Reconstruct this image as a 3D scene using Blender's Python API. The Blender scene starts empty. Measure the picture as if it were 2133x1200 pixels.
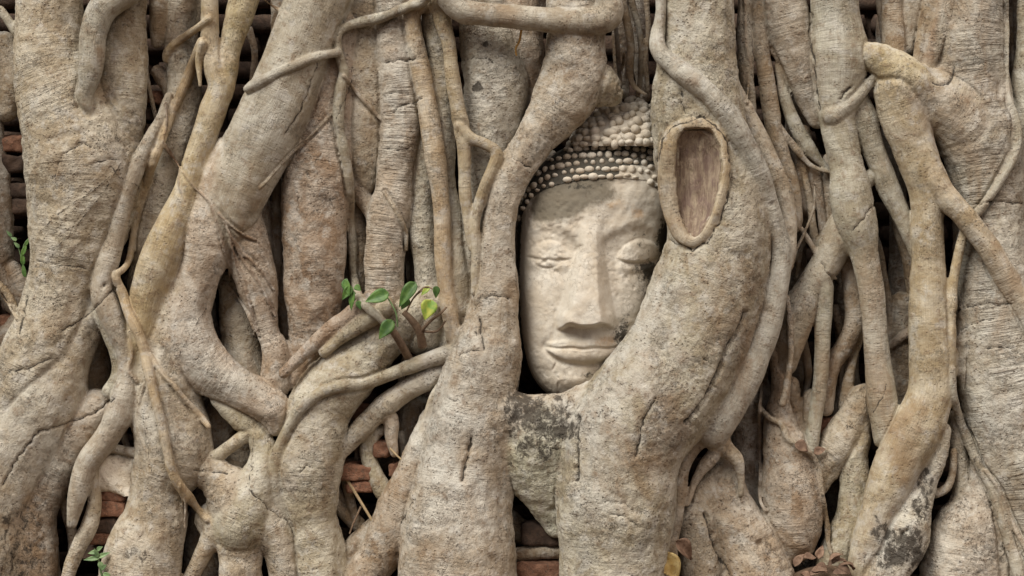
import bpy, math, random, time
import numpy as np
T0 = time.time()
rng = np.random.default_rng(7)
random.seed(7)
C = bpy.context.scene.collection

# ------------------------------------------------------------------ camera, world, sun, exposure
S = 0.00125            # metres per photo pixel on the reference plane
CD = 4.6 / S           # camera distance in those units
cam = bpy.data.cameras.new('camera')
cam.sensor_width = 36.0
cam.lens = 36.0 * 4.6 / (2133 * S)
cam.clip_end = 500
co = bpy.data.objects.new('camera', cam)
co.location = (0, -4.6, 0)
co.rotation_euler = (math.radians(90), 0, 0)
C.objects.link(co)
bpy.context.scene.camera = co

SUN_EL, SUN_AZ = 47, -44          # azimuth measured from the camera side, negative = viewer's left
world = bpy.data.worlds.new('World')
bpy.context.scene.world = world
world.use_nodes = True
wn = world.node_tree.nodes
bg = wn['Background']
sky = wn.new('ShaderNodeTexSky')
sky.sky_type = 'NISHITA'
sky.sun_disc = False
sky.sun_elevation = math.radians(SUN_EL)
sky.sun_rotation = math.radians(180 + SUN_AZ)
sky.air_density = 0.6
sky.dust_density = 6.0
sky.ozone_density = 0.3
world.node_tree.links.new(sky.outputs[0], bg.inputs[0])
bg.inputs[1].default_value = 0.058
sl = bpy.data.lights.new('sun', 'SUN')
sl.energy = 3.6
sl.angle = math.radians(36)
sl.color = (1.0, 0.96, 0.885)
so = bpy.data.objects.new('sun', sl)
C.objects.link(so)
_e, _a = math.radians(SUN_EL), math.radians(SUN_AZ)
from mathutils import Vector
_dir = Vector((math.sin(_a) * math.cos(_e), -math.cos(_a) * math.cos(_e), math.sin(_e)))
so.rotation_euler = (-_dir).to_track_quat('-Z', 'Y').to_euler()
so.location = _dir * 20
vs = bpy.context.scene.view_settings
vs.view_transform = 'Standard'
vs.look = 'None'
vs.gamma = 1
vs.exposure = 0.36
bpy.context.scene.cycles.max_bounces = 6
bpy.context.scene.cycles.diffuse_bounces = 4

# ------------------------------------------------------------------ helpers
def at(px, py, d):
    """photo position + distance in front of the wall plane -> scene point (X right, Z up, D forward), in units of S"""
    f = (CD - d) / CD
    return ((px - 1066.5) * f, (600 - py) * f, d)

def tow(P):
    P = np.asarray(P, dtype=np.float64)
    return np.stack([P[..., 0] * S, -P[..., 2] * S, P[..., 1] * S], -1)

def wpt(px, py, d):
    a = at(px, py, d)
    return Vector((a[0] * S, -a[2] * S, a[1] * S))

def tag(o, label=None, cat=None, group=None, kind=None):
    if label: o['label'] = label
    if cat: o['category'] = cat
    if group: o['group'] = group
    if kind: o['kind'] = kind
    return o

def empty(name, loc=(0, 0, 0)):
    o = bpy.data.objects.new(name, None)
    C.objects.link(o)
    o.location = loc
    o.empty_display_size = 0.05
    return o

def mesh_np(name, V, F, smooth=True):
    """V (n,3), F (m,k) with constant k"""
    me = bpy.data.meshes.new(name)
    F = np.asarray(F, dtype=np.int32)
    k = F.shape[1]
    me.vertices.add(len(V))
    me.vertices.foreach_set('co', np.asarray(V, dtype=np.float32).ravel())
    me.loops.add(F.size)
    me.loops.foreach_set('vertex_index', F.ravel())
    me.polygons.add(len(F))
    me.polygons.foreach_set('loop_start', np.arange(0, F.size, k, dtype=np.int32))
    me.polygons.foreach_set('loop_total', np.full(len(F), k, dtype=np.int32))
    me.polygons.foreach_set('use_smooth', np.full(len(F), smooth))
    me.update(calc_edges=True)
    return me

def link(name, me, mat, parent=None):
    o = bpy.data.objects.new(name, me)
    C.objects.link(o)
    if mat: me.materials.append(mat)
    if parent:
        o.parent = parent
        o.matrix_parent_inverse = parent.matrix_basis.inverted() if parent.parent is None else (parent.parent.matrix_basis @ parent.matrix_basis).inverted()
    return o

def fattr(me, name, arr):
    if arr.ndim == 1:
        a = me.attributes.new(name, 'FLOAT', 'POINT')
        a.data.foreach_set('value', arr.astype(np.float32))
    else:
        a = me.attributes.new(name, 'FLOAT_VECTOR', 'POINT')
        a.data.foreach_set('vector', arr.astype(np.float32).ravel())

_tab = rng.random((64, 64, 64)).astype(np.float32) * 2 - 1
def vnoise(P):
    P = np.asarray(P, dtype=np.float32)
    i = np.floor(P).astype(np.int64)
    f = P - i
    f = f * f * (3 - 2 * f)
    i0 = i & 63
    i1 = (i + 1) & 63
    x0, y0, z0 = i0[..., 0], i0[..., 1], i0[..., 2]
    x1, y1, z1 = i1[..., 0], i1[..., 1], i1[..., 2]
    fx, fy, fz = f[..., 0], f[..., 1], f[..., 2]
    a = _tab[x0, y0, z0] * (1 - fx) + _tab[x1, y0, z0] * fx
    b = _tab[x0, y1, z0] * (1 - fx) + _tab[x1, y1, z0] * fx
    c = _tab[x0, y0, z1] * (1 - fx) + _tab[x1, y0, z1] * fx
    d = _tab[x0, y1, z1] * (1 - fx) + _tab[x1, y1, z1] * fx
    return (a * (1 - fy) + b * fy) * (1 - fz) + (c * (1 - fy) + d * fy) * fz

def fbm(P, n=3):
    P = np.asarray(P, dtype=np.float32)
    r = 0
    for k in range(n):
        r = r + vnoise(P * 2 ** k + 17.3 * k) * 0.5 ** k
    return r

def sstep(a, b, x):
    t = np.clip((x - a) / (b - a), 0, 1)
    return t * t * (3 - 2 * t)

class NT:
    def __init__(s, name):
        s.m = bpy.data.materials.new(name)
        s.m.use_nodes = True
        s.t = s.m.node_tree
        s.b = s.t.nodes['Principled BSDF']
        s.b.inputs['Specular IOR Level'].default_value = 0.25
    def n(s, typ, ins=None, **kw):
        nd = s.t.nodes.new(typ)
        for k, v in kw.items(): setattr(nd, k, v)
        for k, v in (ins or {}).items():
            s.set(nd.inputs[k], v)
        return nd
    def set(s, sock, v):
        if isinstance(v, bpy.types.NodeSocket): s.t.links.new(v, sock)
        else: sock.default_value = v
    def attr(s, name, out='Vector'):
        return s.n('ShaderNodeAttribute', attribute_name=name).outputs[out]
    def math(s, op, a, b=None, c=None):
        nd = s.n('ShaderNodeMath', operation=op)
        s.set(nd.inputs[0], a)
        if b is not None: s.set(nd.inputs[1], b)
        if c is not None: s.set(nd.inputs[2], c)
        return nd.outputs[0]
    def vmul(s, v, k):
        nd = s.n('ShaderNodeVectorMath', operation='MULTIPLY')
        s.set(nd.inputs[0], v)
        nd.inputs[1].default_value = k
        return nd.outputs[0]
    def noise(s, vec, scale, detail=3, rough=0.55, dist=0.0):
        nd = s.n('ShaderNodeTexNoise')
        s.set(nd.inputs['Vector'], vec)
        nd.inputs['Scale'].default_value = scale
        nd.inputs['Detail'].default_value = detail
        nd.inputs['Roughness'].default_value = rough
        nd.inputs['Distortion'].default_value = dist
        return nd.outputs['Fac']
    def ramp(s, v, a, b, lo=0.0, hi=1.0):
        nd = s.n('ShaderNodeMapRange', interpolation_type='SMOOTHSTEP')
        s.set(nd.inputs[0], v)
        for i, q in zip((1, 2, 3, 4), (a, b, lo, hi)): nd.inputs[i].default_value = q
        return nd.outputs[0]
    def mix(s, f, a, b, mode='MIX'):
        nd = s.n('ShaderNodeMix', data_type='RGBA', blend_type=mode)
        s.set(nd.inputs[0], f)
        s.set(nd.inputs[6], a if isinstance(a, bpy.types.NodeSocket) else (*a, 1))
        s.set(nd.inputs[7], b if isinstance(b, bpy.types.NodeSocket) else (*b, 1))
        return nd.outputs[2]
    def bump(s, h, strength, dist):
        nd = s.n('ShaderNodeBump')
        nd.inputs['Strength'].default_value = strength
        nd.inputs['Distance'].default_value = dist
        s.set(nd.inputs['Height'], h)
        s.t.links.new(nd.outputs[0], s.b.inputs['Normal'])

# ------------------------------------------------------------------ materials
def make_bark():
    m = NT('bark')
    bk = m.attr('bark')            # (length along root, arc round root, per-root random) in units of S
    tone = m.attr('tone')
    stain = m.attr('stain', 'Fac')
    smooth = m.attr('smooth', 'Fac')   # 1 = young smooth root, 0 = old rough bark
    geo = m.n('ShaderNodeNewGeometry').outputs['Position']
    pos = m.vmul(geo, (1, 1, 1))
    rough = m.math('SUBTRACT', 1.0, smooth)
    edge = m.attr('edge', 'Fac')
    # fibres along the root, rings across it
    ring = m.noise(m.vmul(bk, (0.16, 0.014, 1)), 1.0, 4, 0.6, 0.4)
    ringf = m.noise(m.vmul(bk, (0.5, 0.05, 1)), 1.0, 3, 0.6, 0.3)
    ringmask = m.math('MULTIPLY', m.math('MULTIPLY', edge, m.attr('ring', 'Fac')), m.ramp(m.noise(pos, 7.0, 2, 0.5), 0.42, 0.62))
    grain = m.math('MULTIPLY_ADD', m.math('SUBTRACT', m.noise(m.vmul(bk, (0.03, 0.45, 1)), 1.0, 4, 0.65), 0.5), edge, 0.5)
    speck = m.noise(pos, 170.0, 4, 0.75)
    fine = m.noise(pos, 480.0, 2, 0.7)
    blotch = m.noise(pos, 14.0, 5, 0.62, 0.6)
    blot2 = m.noise(pos, 40.0, 5, 0.65, 0.3)
    vor = m.n('ShaderNodeTexVoronoi', feature='DISTANCE_TO_EDGE')
    m.set(vor.inputs['Vector'], m.vmul(bk, (0.030, 0.016, 1)))
    wob = m.n('ShaderNodeVectorMath', operation='ADD')
    nz = m.n('ShaderNodeTexNoise'); m.set(nz.inputs['Vector'], m.vmul(bk, (0.05, 0.05, 1))); nz.inputs['Detail'].default_value = 4
    m.set(wob.inputs[0], m.vmul(bk, (0.026, 0.013, 1)))
    m.set(wob.inputs[1], m.vmul(nz.outputs['Color'], (0.5, 0.5, 0.0)))
    m.set(vor.inputs['Vector'], wob.outputs[0])
    crackmask = m.math('MULTIPLY', m.math('MULTIPLY', m.ramp(m.noise(pos, 9.0, 3, 0.5), 0.50, 0.62), rough), edge)
    crack = m.math('MULTIPLY', m.ramp(vor.outputs['Distance'], 0.0, 0.022, 1.0, 0.0), crackmask)
    # colour
    col = m.mix(m.ramp(blotch, 0.36, 0.66), m.mix(0.42, tone, (0.15, 0.095, 0.055)), m.mix(0.42, tone, (0.50, 0.475, 0.42)))
    col = m.mix(m.math('MULTIPLY', m.ramp(blot2, 0.50, 0.70), 0.55), col, (0.175, 0.108, 0.06))
    col = m.mix(m.math('MULTIPLY', m.ramp(m.noise(pos, 26.0, 4, 0.6), 0.52, 0.68), 0.5), col, (0.52, 0.50, 0.45))
    gm = m.math('MULTIPLY', m.ramp(grain, 0.38, 0.66), m.math('MULTIPLY_ADD', smooth, 0.34, 0.03))
    col = m.mix(gm, col, (0.16, 0.115, 0.075))
    rl = m.math('MULTIPLY', m.ramp(ring, 0.56, 0.66), m.math('MULTIPLY', ringmask, m.math('MULTIPLY_ADD', rough, 0.5, 0.2)))
    col = m.mix(rl, col, (0.13, 0.085, 0.05))
    sp = m.math('MULTIPLY', m.ramp(speck, 0.55, 0.66), m.math('MULTIPLY_ADD', rough, 0.48, 0.10))
    col = m.mix(sp, col, (0.10, 0.072, 0.05))
    sp2 = m.math('MULTIPLY', m.ramp(m.noise(pos, 330.0, 2, 0.6), 0.62, 0.72), 0.45)
    col = m.mix(sp2, col, (0.58, 0.55, 0.49))
    # crisp lenticel dots and peeled, paler plates
    lv = m.n('ShaderNodeTexVoronoi', feature='F1')
    m.set(lv.inputs['Vector'], pos); lv.inputs['Scale'].default_value = 95.0
    lent = m.math('MULTIPLY', m.math('MULTIPLY', m.ramp(lv.outputs['Distance'], 0.16, 0.30, 1.0, 0.0), m.ramp(m.noise(pos, 20.0, 3, 0.6), 0.46, 0.60)), m.math('MULTIPLY_ADD', rough, 0.8, 0.2))
    col = m.mix(m.math('MULTIPLY', lent, 0.42), col, (0.105, 0.072, 0.046))
    plate = m.math('MULTIPLY', m.ramp(m.noise(m.vmul(pos, (1.0, 1.0, 0.75)), 11.0, 6, 0.66, 1.0), 0.53, 0.565), m.math('MULTIPLY_ADD', rough, 0.5, 0.1))
    col = m.mix(m.math('MULTIPLY', plate, 0.38), col, (0.60, 0.57, 0.495))
    wash = m.ramp(m.noise(m.vmul(pos, (1.0, 1.0, 0.35)), 7.0, 5, 0.6, 0.8), 0.52, 0.70)
    col = m.mix(m.math('MULTIPLY', wash, 0.52), col, (0.25, 0.162, 0.088))
    col = m.mix(m.math('MULTIPLY', crack, 0.75), col, (0.055, 0.036, 0.022))
    stn = m.noise(m.vmul(pos, (1, 1, .75)), 60.0, 7, 0.78, 0.6)
    stf = m.ramp(m.math('ADD', m.math('MULTIPLY', stain, 0.50), stn), 0.76, 0.92)
    col = m.mix(m.math('MULTIPLY', stf, 0.88), col, (0.040, 0.032, 0.024))
    m.set(m.b.inputs['Base Color'], col)
    m.b.inputs['Roughness'].default_value = 0.78
    # relief
    h = m.math('MULTIPLY', m.math('MULTIPLY', ring, ringmask), m.math('MULTIPLY_ADD', rough, 1.6, 0.6))
    h = m.math('ADD', h, m.math('MULTIPLY', m.math('MULTIPLY', ringf, ringmask), 0.30))
    h = m.math('ADD', h, m.math('MULTIPLY', grain, m.math('MULTIPLY_ADD', smooth, 0.22, 0.03)))
    h = m.math('ADD', h, m.math('MULTIPLY', blot2, m.math('MULTIPLY_ADD', rough, 0.65, 0.12)))
    h = m.math('ADD', h, m.math('MULTIPLY', m.noise(pos, 110.0, 4, 0.6), m.math('MULTIPLY_ADD', rough, 0.36, 0.05)))
    h = m.math('ADD', h, m.math('MULTIPLY', fine, m.math('MULTIPLY_ADD', rough, 0.10, 0.02)))
    h = m.math('SUBTRACT', h, m.math('MULTIPLY', crack, 1.1))
    h = m.math('SUBTRACT', h, m.math('MULTIPLY', lent, 0.35))
    m.bump(h, 1.0, 0.010)
    return m.m

def make_stone(name, dark=False):
    m = NT(name)
    pos = m.n('ShaderNodeNewGeometry').outputs['Position']
    st = m.attr('stain')     # x: grey wash, y: black mould, z: ochre
    sx = m.n('ShaderNodeSeparateXYZ'); m.set(sx.inputs[0], st)
    a = m.noise(pos, 16.0, 5, 0.6, 0.4)
    b = m.noise(pos, 60.0, 5, 0.65)
    f = m.noise(pos, 320.0, 3, 0.7)
    col = m.mix(m.ramp(a, 0.35, 0.68), (0.50, 0.435, 0.345), (0.60, 0.555, 0.475))
    col = m.mix(m.math('MULTIPLY', m.ramp(b, 0.5, 0.72), 0.35), col, (0.40, 0.32, 0.225))
    col = m.mix(m.math('MULTIPLY', m.ramp(m.noise(pos, 34.0, 4, 0.6), 0.54, 0.7), 0.4), col, (0.57, 0.51, 0.42))
    gw = m.ramp(m.math('ADD', sx.outputs[0], m.math('MULTIPLY', m.math('SUBTRACT', b, 0.5), 0.7)), 0.25, 0.85)
    col = m.mix(m.math('MULTIPLY', gw, 0.9), col, (0.135, 0.115, 0.082))
    oc = m.ramp(m.math('ADD', sx.outputs[2], m.math('MULTIPLY', m.math('SUBTRACT', b, 0.5), 0.9)), 0.35, 0.9)
    col = m.mix(m.math('MULTIPLY', oc, 0.6), col, (0.46, 0.27, 0.12))
    bm = m.ramp(m.math('ADD', sx.outputs[1], m.math('MULTIPLY', m.math('SUBTRACT', m.noise(pos, 75.0, 6, 0.75), 0.5), 1.5)), 0.42, 0.72)
    col = m.mix(m.math('MULTIPLY', bm, 0.93), col, (0.035, 0.032, 0.025))
    col = m.mix(m.math('MULTIPLY', m.ramp(f, 0.62, 0.74), 0.3), col, (0.22, 0.16, 0.10))
    # hairline cracks, pits and grime blotches
    vv = m.n('ShaderNodeTexVoronoi', feature='DISTANCE_TO_EDGE')
    wv = m.n('ShaderNodeVectorMath', operation='ADD'); nn = m.n('ShaderNodeTexNoise'); m.set(nn.inputs['Vector'], pos); nn.inputs['Scale'].default_value = 14.0; nn.inputs['Detail'].default_value = 5
    m.set(wv.inputs[0], m.vmul(pos, (9, 9, 9))); m.set(wv.inputs[1], m.vmul(nn.outputs['Color'], (1.3, 1.3, 1.3))); m.set(vv.inputs['Vector'], wv.outputs[0])
    hair = m.math('MULTIPLY', m.ramp(vv.outputs['Distance'], 0.0, 0.018, 1.0, 0.0), m.ramp(m.noise(pos, 8.0, 3, 0.6), 0.50, 0.60))
    col = m.mix(m.math('MULTIPLY', hair, 0.55), col, (0.16, 0.11, 0.07))
    col = m.mix(m.math('MULTIPLY', m.ramp(m.noise(pos, 130.0, 5, 0.75), 0.60, 0.70), 0.42), col, (0.17, 0.13, 0.09))
    col = m.mix(m.math('MULTIPLY', m.ramp(m.noise(pos, 22.0, 6, 0.7, 0.8), 0.55, 0.70), 0.24), col, (0.27, 0.22, 0.16))
    m.set(m.b.inputs['Base Color'], col)
    m.b.inputs['Roughness'].default_value = 0.9
    h = m.math('ADD', m.math('MULTIPLY', b, 0.7), m.math('MULTIPLY', f, 0.28))
    h = m.math('ADD', h, m.math('MULTIPLY', m.noise(pos, 140.0, 4, 0.7), 0.4))
    h = m.math('SUBTRACT', h, m.math('MULTIPLY', hair, 0.5))
    m.bump(h, 0.7, 0.004)
    return m.m

def make_simple(name, c1, c2, scale=40.0, rough=0.85, bump=0.5, dist=0.004, c3=None, wet=None):
    m = NT(name)
    pos = m.n('ShaderNodeNewGeometry').outputs['Position']
    inf = m.n('ShaderNodeObjectInfo').outputs['Random']
    a = m.noise(pos, scale, 5, 0.65, 0.3)
    col = m.mix(m.ramp(a, 0.36, 0.66), c1, c2)
    if c3: col = m.mix(m.math('MULTIPLY', m.ramp(m.noise(pos, scale * 2.7, 5, 0.7), 0.52, 0.66), 0.75), col, c3)
    hsv = m.n('ShaderNodeHueSaturation'); m.set(hsv.inputs['Color'], col)
    m.set(hsv.inputs['Value'], m.math('MULTIPLY_ADD', inf, 0.5, 0.75))
    m.set(m.b.inputs['Base Color'], hsv.outputs[0])
    m.b.inputs['Roughness'].default_value = rough
    m.bump(m.math('ADD', a, m.math('MULTIPLY', m.noise(pos, scale * 6, 4, 0.7), 0.5)), bump, dist)
    return m.m

BARK = make_bark()
STONE = make_stone('weathered_stone')
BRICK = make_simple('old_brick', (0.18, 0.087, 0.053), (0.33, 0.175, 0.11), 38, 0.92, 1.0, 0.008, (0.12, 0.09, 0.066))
BRICKD = make_simple('dirty_shaded_brick', (0.065, 0.043, 0.032), (0.125, 0.08, 0.056), 30, 0.92, 0.9, 0.006, (0.05, 0.04, 0.03))  # dirt plus gap shade: colour darkened so brick behind the roots looks unlit
PLASTER = make_simple('old_plaster', (0.60, 0.52, 0.40), (0.74, 0.68, 0.57), 30, 0.9, 1.0, 0.007, (0.33, 0.25, 0.16))
SOIL = make_simple('soil', (0.075, 0.048, 0.03), (0.15, 0.10, 0.065), 25, 0.95, 1.0, 0.01, (0.05, 0.035, 0.024))
DRY = make_simple('dry_leaf_brown', (0.125, 0.075, 0.05), (0.215, 0.14, 0.095), 60, 0.75, 0.4, 0.002, (0.085, 0.05, 0.033))
DRYO = make_simple('dry_leaf_orange', (0.26, 0.10, 0.035), (0.36, 0.17, 0.06), 60, 0.65, 0.4, 0.002)
DRYY = make_simple('dry_leaf_yellow', (0.45, 0.30, 0.10), (0.55, 0.42, 0.19), 50, 0.65, 0.4, 0.002, (0.25, 0.13, 0.05))
def make_green(name, c1, c2):
    m = NT(name)
    pos = m.n('ShaderNodeNewGeometry').outputs['Position']
    inf = m.n('ShaderNodeObjectInfo').outputs['Random']
    col = m.mix(m.ramp(m.noise(pos, 50, 4, 0.6), 0.35, 0.65), c1, c2)
    hsv = m.n('ShaderNodeHueSaturation'); m.set(hsv.inputs['Color'], col)
    m.set(hsv.inputs['Value'], m.math('MULTIPLY_ADD', inf, 0.5, 0.75))
    m.set(m.b.inputs['Base Color'], hsv.outputs[0])
    m.b.inputs['Roughness'].default_value = 0.45
    m.b.inputs['Transmission Weight'].default_value = 0.0
    m.bump(m.noise(pos, 160, 3, 0.6), 0.25, 0.002)
    return m.m
GREEN = make_green('green_leaf', (0.045, 0.10, 0.024), (0.10, 0.18, 0.042))
GREENY = make_green('yellow_green_leaf', (0.13, 0.23, 0.04), (0.33, 0.34, 0.06))
GREEND = make_green('dull_green_leaf', (0.10, 0.17, 0.07), (0.17, 0.25, 0.11))
TWIG = make_simple('twig_bark', (0.15, 0.10, 0.066), (0.25, 0.175, 0.115), 60, 0.85, 0.6, 0.003)
def make_wood():
    m = NT('exposed_wood')
    bk = m.attr('bark')
    pos = m.n('ShaderNodeNewGeometry').outputs['Position']
    a = m.noise(m.vmul(pos, (75, 75, 9)), 1.0, 5, 0.65, 0.6)
    b = m.noise(m.vmul(pos, (34, 34, 15)), 1.0, 6, 0.68, 0.8)
    g = m.noise(m.vmul(pos, (330, 330, 18)), 1.0, 4, 0.65, 0.5)
    col = m.mix(m.ramp(a, 0.35, 0.65), (0.20, 0.14, 0.10), (0.38, 0.30, 0.215))
    col = m.mix(m.math('MULTIPLY', m.ramp(b, 0.46, 0.62), 0.6), col, (0.185, 0.12, 0.105))
    col = m.mix(m.math('MULTIPLY', m.ramp(b, 0.30, 0.44, 1, 0), 0.7), col, (0.46, 0.37, 0.26))
    col = m.mix(m.math('MULTIPLY', m.ramp(g, 0.56, 0.68), 0.6), col, (0.11, 0.07, 0.045))
    m.set(m.b.inputs['Base Color'], col)
    m.b.inputs['Roughness'].default_value = 0.8
    m.bump(m.math('ADD', m.math('ADD', a, g), b), 0.8, 0.006)
    return m.m
WOOD = make_wood()

#ROOTS_BEGIN
# ------------------------------------------------------------------ the fig tree's roots
TONES = {
    'g': (0.456, 0.380, 0.265), 'p': (0.540, 0.493, 0.375), 'b': (0.354, 0.264, 0.165), 'y': (0.553, 0.433, 0.237),
    'c': (0.424, 0.387, 0.289), 'd': (0.161, 0.119, 0.077), 'r': (0.153, 0.084, 0.051), 'o': (0.495, 0.387, 0.232), 'k': (0.475, 0.459, 0.375),  # 'd' paints shade into the back roots, so the gaps look deeper
}
ROOTS = []
def R(tone, k, d, pts, q=1.0, sm=0.3, name='root', label=None, off=0.35, jit=0.05, rg=0.28):
    ROOTS.append(dict(tone=tone, k=k, d=d, pts=pts, q=q, sm=sm, name=name, label=label, off=off, jit=jit, rg=rg))
# ---- beyond the frame
R('g', 8, 0, [(-110, -150, 60), (-100, 300, 65), (-120, 700, 80), (-140, 1000, 90), (-150, 1300, 110)])
R('g', 8, 0, [(2250, -150, 70), (2245, 300, 65), (2260, 700, 80), (2290, 1000, 90), (2300, 1300, 100)])
# ---- back layer
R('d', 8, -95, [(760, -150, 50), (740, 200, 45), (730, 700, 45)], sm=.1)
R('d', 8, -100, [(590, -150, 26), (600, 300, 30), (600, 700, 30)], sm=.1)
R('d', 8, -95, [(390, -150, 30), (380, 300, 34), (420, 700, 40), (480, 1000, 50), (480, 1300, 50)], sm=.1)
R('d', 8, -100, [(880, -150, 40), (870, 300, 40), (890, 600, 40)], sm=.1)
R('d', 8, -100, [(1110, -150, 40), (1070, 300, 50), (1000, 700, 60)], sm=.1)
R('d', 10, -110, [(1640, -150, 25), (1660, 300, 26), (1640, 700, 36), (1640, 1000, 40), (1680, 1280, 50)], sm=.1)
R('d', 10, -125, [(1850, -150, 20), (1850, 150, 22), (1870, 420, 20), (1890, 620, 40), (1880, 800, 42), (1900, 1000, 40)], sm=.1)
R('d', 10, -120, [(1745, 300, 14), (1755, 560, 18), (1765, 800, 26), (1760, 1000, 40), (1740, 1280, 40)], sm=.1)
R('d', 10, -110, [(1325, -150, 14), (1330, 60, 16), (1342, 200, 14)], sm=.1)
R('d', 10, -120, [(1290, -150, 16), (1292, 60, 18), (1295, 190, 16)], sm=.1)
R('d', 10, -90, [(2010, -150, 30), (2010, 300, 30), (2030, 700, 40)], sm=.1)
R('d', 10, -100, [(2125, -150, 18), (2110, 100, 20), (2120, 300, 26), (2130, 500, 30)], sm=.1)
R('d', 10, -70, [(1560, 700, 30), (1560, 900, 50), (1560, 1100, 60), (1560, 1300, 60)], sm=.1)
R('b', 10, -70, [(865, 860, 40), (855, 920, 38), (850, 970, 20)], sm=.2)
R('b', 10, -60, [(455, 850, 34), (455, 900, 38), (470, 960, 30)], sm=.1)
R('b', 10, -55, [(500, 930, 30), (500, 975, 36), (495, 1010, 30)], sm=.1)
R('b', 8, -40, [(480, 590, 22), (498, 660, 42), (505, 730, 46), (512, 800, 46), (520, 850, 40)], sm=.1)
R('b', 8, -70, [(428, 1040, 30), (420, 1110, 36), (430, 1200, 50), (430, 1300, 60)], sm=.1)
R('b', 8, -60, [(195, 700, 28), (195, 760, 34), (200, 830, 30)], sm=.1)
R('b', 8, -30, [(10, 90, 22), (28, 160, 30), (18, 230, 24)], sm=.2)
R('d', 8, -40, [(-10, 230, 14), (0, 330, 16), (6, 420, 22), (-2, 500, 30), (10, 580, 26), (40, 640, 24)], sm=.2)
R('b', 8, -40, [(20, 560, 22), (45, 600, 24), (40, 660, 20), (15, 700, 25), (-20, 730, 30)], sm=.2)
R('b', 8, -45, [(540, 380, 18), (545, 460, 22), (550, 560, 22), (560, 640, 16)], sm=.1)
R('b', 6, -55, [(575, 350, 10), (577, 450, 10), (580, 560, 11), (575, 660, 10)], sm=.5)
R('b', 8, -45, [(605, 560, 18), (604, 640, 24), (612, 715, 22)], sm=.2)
# ---- left trunk
R('g', 26, 10, [(115, -150, 80), (105, 0, 66), (110, 130, 76), (150, 250, 108), (175, 330, 124), (168, 430, 108), (152, 520, 92), (130, 600, 82), (105, 690, 84), (70, 780, 90), (30, 870, 95), (-20, 980, 110), (-60, 1130, 130), (-70, 1300, 140)], q=.88, sm=.05, rg=.3, label='broad pale root trunk with cracked bark at the far left')
R('g', 24, 22, [(255, -150, 52), (254, 0, 52), (256, 100, 52), (250, 200, 56), (238, 280, 62), (215, 350, 70)], q=.8, sm=.1)
R('c', 6, 88, [(330, -70, 30), (270, -25, 32), (215, 18, 30), (194, 70, 29), (190, 125, 28), (184, 170, 23), (175, 203, 19), (186, 238, 12)], sm=.75)
R('g', 16, 20, [(235, 620, 24), (185, 670, 42), (132, 745, 54), (95, 830, 80), (40, 920, 95), (-30, 1030, 110), (-80, 1150, 130)], q=.85, sm=.4)
R('b', 12, 10, [(205, 850, 42), (150, 905, 52), (108, 965, 54), (72, 1040, 56), (58, 1120, 62), (50, 1300, 76)], q=.85, sm=.1)
R('b', 10, -25, [(105, 1000, 12), (130, 1040, 11), (148, 1100, 11), (150, 1160, 10)], sm=.3)
R('d', 10, -30, [(90, 1150, 30), (100, 1230, 36), (100, 1300, 40)], sm=.2)
# top-left hanging lobe and rough trunk behind pale root
R('b', 8, -10, [(338, -150, 26), (336, 0, 23), (331, 55, 20), (326, 88, 12)], sm=.4)
R('p', 12, -20, [(385, -150, 30), (378, 0, 32), (374, 80, 30), (382, 150, 34), (378, 230, 38), (358, 320, 42), (335, 420, 40), (318, 510, 38), (300, 600, 34)], sm=.05)
R('b', 12, -30, [(330, 150, 16), (350, 180, 16), (360, 220, 16)], sm=.2)
# yellow trunk
R('y', 18, 50, [(437, -150, 18), (437, 40, 18), (440, 100, 19), (452, 145, 24), (462, 180, 27), (448, 220, 28), (432, 265, 26), (416, 310, 27), (402, 355, 27), (386, 405, 29), (366, 455, 37), (346, 505, 41), (326, 560, 42), (310, 615, 37), (300, 665, 33), (285, 720, 27), (270, 775, 22), (262, 820, 18)], sm=.8, label='smooth yellowish root bending down from the top left')
R('y', 18, 40, [(545, -150, 28), (512, -10, 30), (496, 50, 28), (480, 105, 24), (472, 145, 26), (466, 180, 24)], sm=.7)
# diagonal giant
R('c', 20, 45, [(700, -150, 66), (662, -10, 66), (632, 70, 68), (606, 140, 70), (580, 205, 74), (550, 270, 72), (520, 335, 66), (498, 390, 62), (482, 440, 56), (480, 480, 40)], q=.85, sm=.75, label='wide smooth grey root leaning down to the left')
R('g', 22, 40, [(500, 330, 50), (462, 400, 52), (440, 470, 52), (430, 530, 48), (408, 590, 46), (388, 650, 52), (395, 710, 58), (425, 760, 54), (475, 800, 44), (528, 828, 40), (566, 852, 38), (572, 890, 20)], q=.9, sm=.35)
R('g', 20, 15, [(485, 400, 44), (502, 480, 50), (528, 560, 44), (547, 635, 31), (560, 690, 25), (578, 735, 29), (578, 800, 30)], sm=.3)
R('g', 24, 25, [(400, 610, 44), (365, 690, 58), (345, 765, 70), (345, 850, 76), (365, 925, 80), (338, 1005, 62), (325, 1080, 66), (300, 1150, 80), (280, 1300, 100)], q=.9, sm=.25)
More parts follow.
